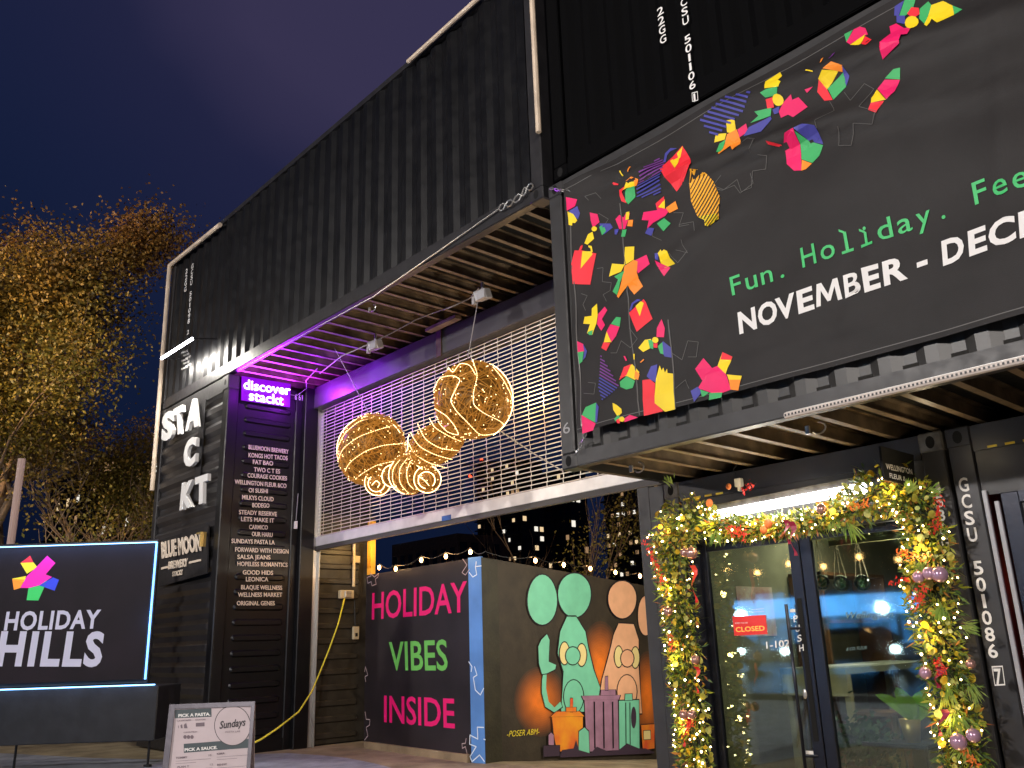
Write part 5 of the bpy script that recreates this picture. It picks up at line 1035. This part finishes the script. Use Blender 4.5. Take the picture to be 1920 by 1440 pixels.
def gpos(t):
    t *= cum[-1]; k = 0
    while k < len(cum) - 2 and cum[k + 1] < t: k += 1
    f = (t - cum[k]) / (cum[k + 1] - cum[k]); return lerp(GP[k], GP[k + 1], f), lerp(GR_[k], GR_[k + 1], f), (GP[k + 1] - GP[k]).normalized()
rg = random.Random(3)
def rpos(surf=.6):
    c, r, d = gpos(rg.random()); a = Vector((rg.gauss(0, 1), rg.gauss(0, 1), rg.gauss(0, 1))); a -= d * a.dot(d); a.normalize(); a.y = -abs(a.y) if rg.random() < .7 else a.y
    return c + Vector((a.x, a.y * .7, a.z)) * r * (surf + (1.08 - surf) * rg.random()), a, d
MB().tube(GP, .035, 6).build('stem_rope', mat('dark_green_wire', (.02, .03, .01), .8), gar)
def fmat(n, c, c2): return mat(n, c, .5, col2=c2, var=.5, vs=9)
FM = [fmat('yellow_green_foliage', (.17, .24, .02), (.40, .38, .025)), fmat('olive_foliage', (.07, .13, .015), (.22, .25, .02)), fmat('deep_pine_foliage', (.03, .08, .02), (.09, .14, .03)), fmat('russet_foliage', (.28, .08, .02), (.38, .18, .03))]
s = MB()
for k in range(10500):   # needles and narrow blades
    p, a, d = rpos(.15); q = (a + d * rg.uniform(-1, 1) + Vector((rg.gauss(0, .4), rg.gauss(0, .4), rg.gauss(-.15, .4)))).normalized(); L = rg.uniform(.03, .095); w = q.orthogonal().normalized(); w.rotate(Matrix.Rotation(rg.uniform(0, 6.28), 3, q)); w *= rg.uniform(.0035, .011)
    m_ = rg.choice((0, 0, 1, 1, 1, 2, 2, 2, 3)); s.quad(p - w * .4, p + q * L * .5 - w, p + q * L, p + q * L * .5 + w, m_)
kind(s.build('foliage', FM, gar), 'stuff')
# pine sprays hanging
s = MB()
for (x, y, n, L, ang) in ((1345, 1005, 40, .13, 95), (1485, 985, 24, .1, 90), (1590, 990, 40, .15, 60), (1560, 985, 20, .1, 80), (1700, 935, 60, .10, -60), (1742, 935, 40, .09, -20), (1790, 1340, 70, .2, 75), (1775, 1290, 60, .18, 80), (1800, 1180, 40, .12, 20), (1260, 920, 30, .1, -120), (1730, 1060, 30, .1, 100), (1765, 1140, 50, .14, 95), (1820, 1290, 40, .14, 70), (1810, 1400, 50, .14, 100)):
    p0 = onY(x, y - 10, GYY - .14)
    for k in range(n):
        a = R(ang + rg.gauss(0, 18)); q = (rx_ * math.cos(a) - up * math.sin(a) + fw * rg.gauss(0, .2)).normalized(); p = p0 + q * L * rg.uniform(0, .5) + Vector((rg.gauss(0, .012), rg.gauss(0, .01), rg.gauss(0, .01))); w = q.cross(fw).normalized() * .0035; l = L * rg.uniform(.4, .7); s.quad(p - w * .5, p + q * l * .5 - w, p + q * l, p + q * l * .5 + w)
kind(s.build('pine_sprays', fmat('fresh_pine', (.16, .30, .05), (.34, .44, .10)), gar), 'stuff')
# round eucalyptus leaves, one by one
euc = [fmat('eucalyptus_leaf', (.30, .31, .04), (.52, .42, .07)), fmat('gold_leaf_paint', (.50, .33, .01), (.66, .46, .03)), fmat('pale_leaf', (.30, .36, .10), (.50, .48, .16))]
els = []
for k in range(3):
    for sz in (.017, .026):
        s = MB(); n = 9; s.poly([(sz * math.cos(2 * math.pi * j / n), sz * 1.15 * math.sin(2 * math.pi * j / n), .004 * math.cos(4 * math.pi * j / n)) for j in range(n)]); me = s.mesh('leaf'); me.materials.append(euc[k]); els.append(me)
for k in range(290):
    p, a, d = rpos(.75); o = bpy.data.objects.new('leaf', rg.choice(els)); COL.objects.link(o); o.parent = gar; o.location = p - org(gar) + a * .02
    o.rotation_euler = ((a + Vector((rg.gauss(0, .5), rg.gauss(0, .5), rg.gauss(0, .5)))).normalized()).to_track_quat('Z', 'Y').to_euler()
s = MB()
for k in range(1100):
    p, a, d = rpos(.5); nn = (a + Vector((rg.gauss(0, .6), rg.gauss(0, .6), rg.gauss(0, .6)))).normalized(); u_ = nn.orthogonal().normalized(); v_ = nn.cross(u_); sz = rg.uniform(.010, .024); s.poly([p + u_ * sz * math.cos(j * 1.047) + v_ * sz * math.sin(j * 1.047) for j in range(6)], rg.choice((0, 0, 1, 2)))
kind(s.build('small_leaves', euc, gar), 'stuff')
# bulbs
fb = mat('fairy_bulb_glow', (1, .8, .5), .4, emit=(1, .74, .34), es=20, sample=False); bme = MB().ball((0, 0, 0), .0065, 6, 4).mesh('fairy_bulb'); bme.materials.append(fb)
bme2 = MB().ball((0, 0, 0), .0095, 6, 4).mesh('fairy_bulb'); bme2.materials.append(fb)
for k in range(300):
    p, a, d = rpos(.7); o = bpy.data.objects.new('fairy_bulb', bme2 if rg.random() < .2 else bme); COL.objects.link(o); o.parent = gar; o.location = p - org(gar) + a * .02 + Vector((0, -.02, 0))
lamp('fairy_and_fill_light', 'POINT', (-2.25, 5.72, 2.42), 1.6, (1, .8, .5), gar, size=.02)  # extra light added here to brighten the hanging sign lettering
for k in range(13):
    c, r, d = gpos((k + .5) / 13); lamp('fairy_and_fill_light', 'POINT', c + Vector((0, -.16, 0)), 2.4, (1, .66, .22), gar, size=.03)
# baubles, flowers, ribbons
bau = [mat('pearl_lilac_bauble', (.50, .30, .42), .18, metal=.4, coat=.5), mat('rose_gold_bauble', (.62, .35, .30), .15, metal=.7)]
for (x, y, r, m_) in ((1297, 1037, 12, 1), (1284, 1036, 9, 1), (1253, 1146, 9, 1), (1304, 1237, 9, 1), (1282, 1340, 9, 1), (1297, 1340, 9, 1), (1762, 1077, 12, 0), (1742, 1075, 10, 0), (1722, 1082, 9, 0), (1735, 1262, 9, 0), (1797, 1391, 12, 0), (1825, 1379, 10, 0), (1540, 955, 9, 1), (1820, 1245, 7, 1)):
    p = onY(x, y, GYY - .20); b_ = MB().ball(p, r / 236., 16, 10).build('bauble', bau[m_], gar, smooth=True); MB().tube([p + Vector((0, 0, r / 236.)), p + Vector((0, 0, r / 236. + .012))], .006, 6).build('cap', mat('brushed_gold'), b_)
redf = fmat('red_feather', (.55, .012, .012), (.8, .06, .03)); orf = fmat('orange_petal', (.75, .12, .02), (.85, .25, .05)); wine = fmat('wine_ribbon', (.20, .006, .03), (.32, .02, .06))
for (x0, y0, x1, y1, w, n, m_, nm) in ((1207, 1012, 1245, 1090, 9, 120, redf, 'red_feather'), (1385, 925, 1412, 905, 10, 40, redf, 'red_feather'), (1360, 990, 1396, 1000, 14, 110, redf, 'berry_tassel'), (1590, 950, 1630, 945, 8, 60, orf, 'orange_flower'), (1760, 930, 1755, 1000, 8, 80, redf, 'red_feather'), (1730, 1100, 1720, 1130, 14, 90, redf, 'red_flower'), (1680, 1033, 1740, 1050, 8, 60, orf, 'orange_flower'), (1665, 1092, 1702, 1087, 5, 40, redf, 'red_feather'), (1755, 1230, 1765, 1260, 10, 60, redf, 'red_flower'), (1285, 1380, 1296, 1350, 10, 80, redf, 'red_flower'), (1255, 1190, 1262, 1220, 8, 40, redf, 'red_feather'), (1800, 1400, 1830, 1430, 8, 50, orf, 'orange_flower')):
    s = MB(); a, b = onY(x0, y0, GYY - .17), onY(x1, y1, GYY - .17); dd = (b - a).normalized()
    for k in range(n):
        t = rg.random(); p = lerp(a, b, t) + Vector((rg.gauss(0, 1), rg.gauss(0, .6), rg.gauss(0, 1))) * w / 236 * .4; q = (Vector((rg.gauss(0, 1), rg.gauss(0, .5), rg.gauss(0, 1))) + dd).normalized() * rg.uniform(.01, .035); e_ = q.orthogonal().normalized() * .005; s.quad(p, p + q * .5 - e_, p + q, p + q * .5 + e_)
    kind(s.build(nm, m_, gar), 'stuff')
for (x0, y0, x1, y1, w) in ((1472, 975, 1478, 1020, 9), (1482, 978, 1490, 1042, 9), (1298, 1060, 1304, 1130, 8), (1760, 1250, 1757, 1290, 10), (1305, 1250, 1306, 1300, 6), (1770, 1330, 1760, 1380, 8), (1290, 1345, 1280, 1400, 7)):
    a, b = onY(x0, y0, GYY - .18), onY(x1, y1, GYY - .18); s = MB(); pr = None
    for k in range(9):
        t = k / 8; c = lerp(a, b, t) + Vector((.012 * math.sin(t * 7), .02 * math.sin(t * 9), 0)); ww = Vector((w / 236 * (.6 + .4 * math.sin(t * 5 + 1)), .015 * math.cos(t * 6), 0)) * .6
        if pr: s.quad(pr[0], pr[1], c + ww, c - ww)
        pr = (c - ww, c + ww)
    s.build('ribbon', wine if x0 > 1460 and x0 < 1500 or x0 > 1700 else redf, gar, smooth=True)
for (x, y, r) in ((1432, 993, 8), (1440, 982, 9), (1366, 912, 6), (1330, 943, 8)): MB().ball(onY(x, y, GYY - .18), r / 236, 10, 6, sc=(1, .4, 1)).build('dried_orange', orf, gar, smooth=True)

# ================================================================== TREES
bark = mat('pale_bark', (.20, .135, .085), .85, bump=.4, bs=30, var=.3)
def leafmat(n, lo, hi, z0, z1):
    m = bpy.data.materials.new(n); m.use_nodes = True; t = m.node_tree; b = t.nodes['Principled BSDF']; b.inputs['Roughness'].default_value = .6
    c = t.nodes.new('ShaderNodeTexCoord'); nn = t.nodes.new('ShaderNodeTexNoise'); nn.inputs['Scale'].default_value = .5; nn.inputs['Detail'].default_value = 5; n2 = t.nodes.new('ShaderNodeTexNoise'); n2.inputs['Scale'].default_value = 9
    sx = t.nodes.new('ShaderNodeSeparateXYZ'); mr = t.nodes.new('ShaderNodeMapRange'); mr.inputs['From Min'].default_value = z0; mr.inputs['From Max'].default_value = z1
    ad = t.nodes.new('ShaderNodeMath'); ad.operation = 'MULTIPLY_ADD'; ad.inputs[1].default_value = 1.1; ad2 = t.nodes.new('ShaderNodeMath'); ad2.operation = 'ADD'; ad2.inputs[1].default_value = -.55
    mx = t.nodes.new('ShaderNodeMix'); mx.data_type = 'RGBA'; mx.inputs['A'].default_value = (*lo, 1); mx.inputs['B'].default_value = (*hi, 1)
    hv = t.nodes.new('ShaderNodeHueSaturation'); mr2 = t.nodes.new('ShaderNodeMapRange'); mr2.inputs['From Min'].default_value = .3; mr2.inputs['From Max'].default_value = .7; mr2.inputs['To Min'].default_value = .45; mr2.inputs['To Max'].default_value = 1.5
    t.links.new(c.outputs['Object'], nn.inputs['Vector']); t.links.new(c.outputs['Object'], n2.inputs['Vector']); t.links.new(c.outputs['Object'], sx.inputs[0]); t.links.new(sx.outputs['Z'], mr.inputs['Value'])
    t.links.new(nn.outputs['Fac'], ad.inputs[0]); t.links.new(mr.outputs[0], ad.inputs[2]); t.links.new(ad.outputs[0], ad2.inputs[0]); t.links.new(ad2.outputs[0], mx.inputs['Factor']); t.links.new(mx.outputs['Result'], hv.inputs['Color']); t.links.new(n2.outputs['Fac'], mr2.inputs['Value']); t.links.new(mr2.outputs[0], hv.inputs['Value']); t.links.new(hv.outputs[0], b.inputs['Base Color'])
    return m
def tree(label, base, H, lean, seed, lm, nleaf, spread=.5, r0=.14, levels=4, group=None, leafsize=.09, name='street_tree', kids=(3, 4), droop=0, up_=.25, fork=.25):
    rn = random.Random(seed); t = thing(name, label, 'tree', tuple(base), group); tr_ = MB(); br = MB(); tips = []
    def grow(p, d, L, r, lv):
        n = 4; pts = [p]; rr = [r]; c = p; dd = d.copy()
        for k in range(n):
            dd = (dd + Vector((rn.gauss(0, .10), rn.gauss(0, .10), rn.gauss(.02, .06)))).normalized(); c = c + dd * L / n; pts.append(c); rr.append(r * (1 - .5 * (k + 1) / n))
        (tr_ if lv == 0 else br).tube(pts, rr, 6 if lv < 2 else 4, cap=False)
        if lv >= levels: tips.extend(pts[1:]); return
        if lv >= levels - 1: tips.extend(pts[2:])
        for k in range(rn.randint(*kids)):
            f = rn.uniform(fork, 1); i = min(n - 1, int(f * n)); q = lerp(pts[i], pts[i + 1], f * n - i if f * n - i <= 1 else 1); o = dd.orthogonal().normalized(); o.rotate(Matrix.Rotation(rn.uniform(0, 6.28), 3, dd))
            nd = (dd * rn.uniform(.7, 1) + o * rn.uniform(.45, 1.0) * spread * 2 + Vector((0, 0, up_ - droop * lv))).normalized(); grow(q, nd, L * rn.uniform(.55, .78), max(rr[i] * .6, .008), lv + 1)
    grow(Vector(base), Vector(lean).normalized(), H, r0, 0)
    tr_.build('trunk', bark, t, smooth=True); br.build('branches', bark, t, smooth=True)
    if nleaf:
        s = MB()
        for k in range(nleaf):
            p = rn.choice(tips) + Vector((rn.gauss(0, .30), rn.gauss(0, .30), rn.gauss(0, .30)))
            if nleaf > 5000 and p.z < 3.4 + rn.random() * 1.8 and rn.random() < .88: continue
            d0_ = 0; d = Vector((rn.gauss(0, 1), rn.gauss(0, 1), rn.gauss(-.2, .8))).normalized() * leafsize * rn.uniform(.5, 1.1); e_ = d.orthogonal().normalized(); e_.rotate(Matrix.Rotation(rn.uniform(0, 6.28), 3, d)); e_ *= leafsize * .28
            s.quad(p, p + d * .5 - e_, p + d, p + d * .5 + e_)
        kind(s.build('crown', lm, t), 'stuff')
    return t
def gp_(px, Y): p = onY(px, 1200, Y); return Vector((p.x, p.y, 0))
def gd(px, d): q = ray(px, 1200); q = Vector((q.x, q.y, 0)).normalized() * d; return q
aut = leafmat('autumn_leaves', (.17, .15, .012), (.26, .10, .022), 4.5, 12)
aut2 = leafmat('olive_leaves', (.13, .13, .014), (.22, .10, .02), 1.5, 8)
tree('tall autumn tree with rust orange crown at the left edge', gd(-80, 19), 5.1, (.15, .1, 1), 11, aut, 70000, r0=.2, levels=4, spread=.5)
tree('autumn tree with yellow olive crown behind the holiday sign', gd(45, 21), 4.6, (-.1, 0, 1), 5, aut, 60000, r0=.17, levels=4, spread=.52)
tree('slender leaning tree with olive leaves beside the container tower', gd(110, 18.5), 3.0, (.0, .1, 1), 21, aut2, 8000, r0=.13, levels=4, spread=.42)
tree('bare many stemmed young tree beside the holiday sign', gd(235, 19), 1.9, (.1, .1, 1), 8, aut2, 500, r0=.07, levels=3, spread=.35, kids=(3, 5), fork=.02)
tree('thin bare sapling at the far left edge', gd(15, 16), 2.0, (.25, .1, 1), 31, aut2, 300, r0=.07, levels=3, spread=.4, kids=(3, 4), fork=.05)
# trees behind the gate
bark2 = bark
for i, (px, Y, sd, lab) in enumerate(((1000, 13, 41, 'bare young tree above the mint ears of the mural'), (1045, 13.5, 43, 'bare branching tree behind the middle of the mural'), (1100, 14, 44, 'bare tree with thin upright stems left of the lit tower'), (955, 15, 47, 'thin bare tree left of the others behind the hoarding'))):
    tree(lab, gp_(px, Y), 2.6, (.05, 0, 1), sd, aut2, 0, r0=.045, levels=3, spread=.20, kids=(2, 3), fork=.1, group='bare trees behind the gate', name='bare_tree')
tree('leafy olive tree in front of the lit tower behind the gate', gp_(1165, 15), 2.7, (0, 0, 1), 50, leafmat('lit_olive_leaves', (.18, .17, .02), (.20, .15, .03), 0, 6), 1300, r0=.05, levels=3, spread=.22, leafsize=.09, kids=(2, 3))
rn = random.Random(90); s = MB()
for k in range(6000):
    x, y = rn.uniform(-26, -5), rn.uniform(14.5, 16.5); z = abs(rn.gauss(0, .4)) + .4 * rn.random(); d = Vector((rn.gauss(0, 1), rn.gauss(0, 1), rn.gauss(0, 1))).normalized() * .1; e_ = d.orthogonal().normalized() * .03; p = Vector((x, y, z)); s.quad(p, p + d * .5 - e_, p + d, p + d * .5 + e_)
o = s.build('undergrowth', mat('dark_shrub_leaves', (.05, .05, .02), .7, var=.4)); kind(o, 'stuff'); tag(o, 'dark shrubs along the far side of the yard', 'shrubs')
q = gd(-4, 14); P = q
tag(MB().tube([(P.x, P.y, 0), (P.x, P.y, onP(4, 858, q, Vector((q.x, q.y, 0)).normalized()).z)], .05, 10).build('concrete_post', mat('pinkish_concrete', (.42, .30, .26), .8, bump=.2)), 'short pale post at the extreme left edge', 'post')

# ================================================================== CITY
lit = [mat('lit_window_%s' % n, c, .4, emit=c, es=e_, sample=False) for n, c, e_ in (('warm', (1, .72, .40), .9), ('white', (1, .93, .8), 1.0), ('dim', (1, .6, .3), .35), ('blue', (.15, .3, 1), 1.2))]
darkw = mat('dark_window_glass', (.012, .014, .02), .15)
def tower(label, pxl, pxr, pyt, Y, fl, cols, seed, wallm_, frac=.3, name='tower_block', group='city towers behind the yard', depth=5):
    rn = random.Random(seed); a = onY(pxl, pyt, Y); b = onY(pxr, pyt, Y); H = a.z; x0, x1 = a.x, b.x
    t = thing(name, label, 'building', ((x0 + x1) / 2, Y, 0), group); B('wall', x0, x1, Y, Y + depth, 0, H, wallm_, t)
    fh = H / fl; cw = (x1 - x0) / cols
    for f in range(fl): B('floor_slab', x0 - .25, x1 + .25, Y - .45, Y - .004, f * fh - .08, f * fh + .10, wallm_, t)
    for face in (0, 1):
        me = (MB().box(0, cw * .48, -.05, -.01, 0, fh * .38) if face == 0 else MB().box(.01, .05, 0, cw * .62, 0, fh * .5)).mesh('window'); ms = {}
        for f in range(fl):
            for c in range(cols if face == 0 else int(depth / cw)):
                if face == 1 and f * 3 + c > 40: continue
                r_ = rn.random(); m_ = darkw if r_ > frac else rn.choice((lit[0], lit[0], lit[1], lit[2], lit[2], lit[3] if rn.random() < .06 else lit[1]))
                if m_.name not in ms: q = me.copy(); q.materials.append(m_); ms[m_.name] = q
                o = bpy.data.objects.new('window', ms[m_.name]); COL.objects.link(o); o.parent = t
                o.location = (Vector((x0 + c * cw + cw * .19, Y, f * fh + fh * .3)) if face == 0 else Vector((x1, Y + c * cw + cw * .19, f * fh + fh * .3))) - org(t)
    return t
cw_ = mat('dark_concrete_tower', (.035, .033, .035), .8, var=.2, vs=.3); cw2 = mat('dark_brick_block', (.03, .022, .018), .8, var=.2)
tower('dark tower with scattered lit windows behind the left of the yard', 893, 975, 880, 95, 20, 9, 1, cw_, .26)
tower('dark tower with many lit windows behind the right of the yard', 1125, 1262, 820, 80, 22, 13, 2, cw_, .36)
tower('slim unlit tower seen through the shutter', 1010, 1065, 890, 120, 14, 5, 3, cw_, .14)
tower('low brown block behind the hoarding', 735, 858, 1022, 40, 3, 8, 4, mat('brown_low_block', (.14, .08, .06), .8, var=.2), 0)
tower('apartment block with lit balconies behind the autumn trees', 190, 300, 905, 34, 9, 10, 6, cw2, .3)
tower('distant apartment block behind the left tree', 95, 185, 905, 45, 9, 10, 7, cw2, .16)
# red aviation lights through the shutter
s = MB()
for x, y in ((903, 863), (966, 866), (882, 893)): s.ball(onY(x, y, 110), .35, 6, 4)
c_ = onY(920, 880, 110); t = thing('construction_crane', 'far thin crane with red warning lights seen through the shutter', 'crane', (c_.x, 110, 0)); s.build('warning_lights', mat('red_warning_glow', (1, .05, .02), .4, emit=(1, .06, .02), es=5, sample=False), t)
MB().tube([(onY(903, 863, 110).x, 110, 0), onY(903, 863, 110)], .5, 4).build('mast', cw_, t); MB().tube([onY(870, 873, 110), onY(975, 862, 110)], .35, 4).build('jib', cw_, t); MB().tube([onY(882, 893, 110), onY(903, 863, 110)], .2, 4).build('stay', cw_, t)

# ================================================================== STREET SIDE (behind the viewer; seen in the door glass)
def street_lamp(x, y, z, P, colr, label, tgt=None, spot=0):
    t = thing('street_lamp', label, 'street lamp', (x, y, 0), 'street lamps across the road'); MB().tube([(x, y, 0), (x, y, z + .15)], [.09, .05], 8).build('pole', steelg, t); MB().tube([(x, y, z + .15), (x, y + 1.0, z + .25)], .035, 6).build('arm', steelg, t)
    B('lamp_head', x - .15, x + .15, y + .8, y + 1.4, z + .17, z + .27, steelg, t, bev=.02); B('lens', x - .12, x + .12, y + .85, y + 1.35, z + .15, z + .168, mat('lamp_lens_glow', (1, .9, .8), .4, emit=(1, .85, .7), es=20, sample=False), t)
    if spot: lamp('lamp_light', 'SPOT', (x, y + 1.1, z + .12), P, colr, t, size=.2, target=tgt, angle=spot)
    else: lamp('lamp_light', 'AREA', (x, y + 1.1, z + .12), P, colr, t, size=.5, size_y=.5, target=tgt or (x, y + 9, 1))
street_lamp(-5.5, -9.0, 6.5, 1500, (1, .93, .88), 'tall street lamp across the road facing the banner', (-4, 5, 3.5))
street_lamp(-19, -8.5, 6.5, 800, (1, .90, .82), 'street lamp across the road facing the container tower', (-13, 5, 3.5))
street_lamp(-17.5, -7, 6.5, 11000, (1, .60, .22), 'amber street lamp near the autumn trees', (-20.5, 8, 5), 62)
street_lamp(7.0, -8.0, 6.5, 1700, (1, .92, .86), 'added street lamp across the road that lights the mural', (-6, 7, 1.5))  # added lamp, placed so its light reaches the mural through the gate
shopb = thing('corner_shop', 'low shop across the street with blue windows added for the door reflection', 'building', (-20, -30, 0)); B('wall', -42, 6, -38, -31, 0, 6.5, cw2, shopb)
bw = mat('added_blue_window', (.1, .3, .6), .4, emit=(.03, .34, .75), es=1.9, sample=False)
q_ = bw.node_tree; n1 = q_.nodes.new('ShaderNodeTexNoise'); n1.inputs['Scale'].default_value = 1.3; n1.inputs['Detail'].default_value = 5; n2 = q_.nodes.new('ShaderNodeTexCoord'); n3 = q_.nodes.new('ShaderNodeValToRGB'); n3.color_ramp.elements[0].position = .36; n3.color_ramp.elements[0].color = (.006, .07, .11, 1); n3.color_ramp.elements[1].position = .68; n3.color_ramp.elements[1].color = (.06, .33, .95, 1)
q_.links.new(n2.outputs['Object'], n1.inputs['Vector']); q_.links.new(n1.outputs['Fac'], n3.inputs[0]); q_.links.new(n3.outputs[0], q_.nodes['Principled BSDF'].inputs['Emission Color'])
for k in range(22): x = -40 + k * 2.0; h_ = (2.9, 3.5, 2.4, 3.2, 2.6)[k % 5]; B('window', x, x + (1.75, 1.4, 1.85)[k % 3], -31, -30.95, .5, h_, bw, shopb); B('window_sill', x, x + 1.9, -31, -30.9, .35, .49, cw_, shopb)  # glowing panes added so that the door glass mirrors blue
lamp('added_street_wash', 'AREA', (-18, -30.6, 2.6), 260, (.10, .40, 1), shopb, size=20, size_y=1.0, target=(-15, -18, 0))  # blue lamp added to make the wet street shimmer
fs2 = thing('patio_string_lights', 'string of warm bulbs across the street', 'string lights', (-15, -20, 3.4)); s = MB(); pts = [Vector((-30 + k * 1.6, -22, 4.3 - .25 * (k % 2))) for k in range(18)]
MB().tube(pts, .012, 4).build('cable', wire_m, fs2)
for p in pts: MB().ball(p - Vector((0, 0, .08)), .10, 7, 5).build('bulb', bulbm, fs2)
cool = mat('headlamp_glow', (.8, .9, 1), .4, emit=(.75, .9, 1), es=60, sample=False); carb = mat('dark_car_paint', (.03, .06, .12), .3, metal=.4, coat=1)
def car(x, y, label):
    t = thing('parked_car', label, 'car', (x, y, 0), 'cars across the street'); pr = [(-2.2, .35), (-2.25, .75), (-1.9, .95), (-1.0, 1.02), (-.5, 1.42), (.9, 1.45), (1.6, 1.0), (2.2, .9), (2.25, .4)]
    MB().prism([(x + a, y - .85, b) for a, b in pr], (0, 1.7, 0)).build('body', carb, t, bev=.04); MB().prism([(x + a, y + .852, b) for a, b in ((-.85, 1.0), (-.45, 1.35), (.8, 1.38), (1.3, 1.0))], (0, .01, 0)).build('side_window', darkw, t)
    for a in (-1.4, 1.4):
        for b in (-.87, .69): MB().prism([(x + a + .33 * math.cos(q * math.pi / 8), y + b, .33 + .33 * math.sin(q * math.pi / 8)) for q in range(16)], (0, .18, 0)).build('wheel', hole, t)
    for b in (-2.0, 2.0): MB().ball((x + b, y + .86, .72), .12, 8, 5, sc=(1.3, .5, .8)).build('headlight', cool, t)
for k, (x, y) in enumerate(((-15.5, -17), (-22, -18), (-8, -19))): car(x, y, ('dark car parked across the street opposite the shop door', 'dark car parked further left across the street', 'dark car parked further right across the street')[k])
sg = thing('lit_cool_sign', 'cool white lit wall lamps over the shop across the street', 'lamp', (-18, -30.8, 2)); 
for k in range(7): MB().ball((-33 + k * 4.1, -30.6, 1.9 + .5 * (k % 2)), .28, 8, 5).build('globe', cool, sg)
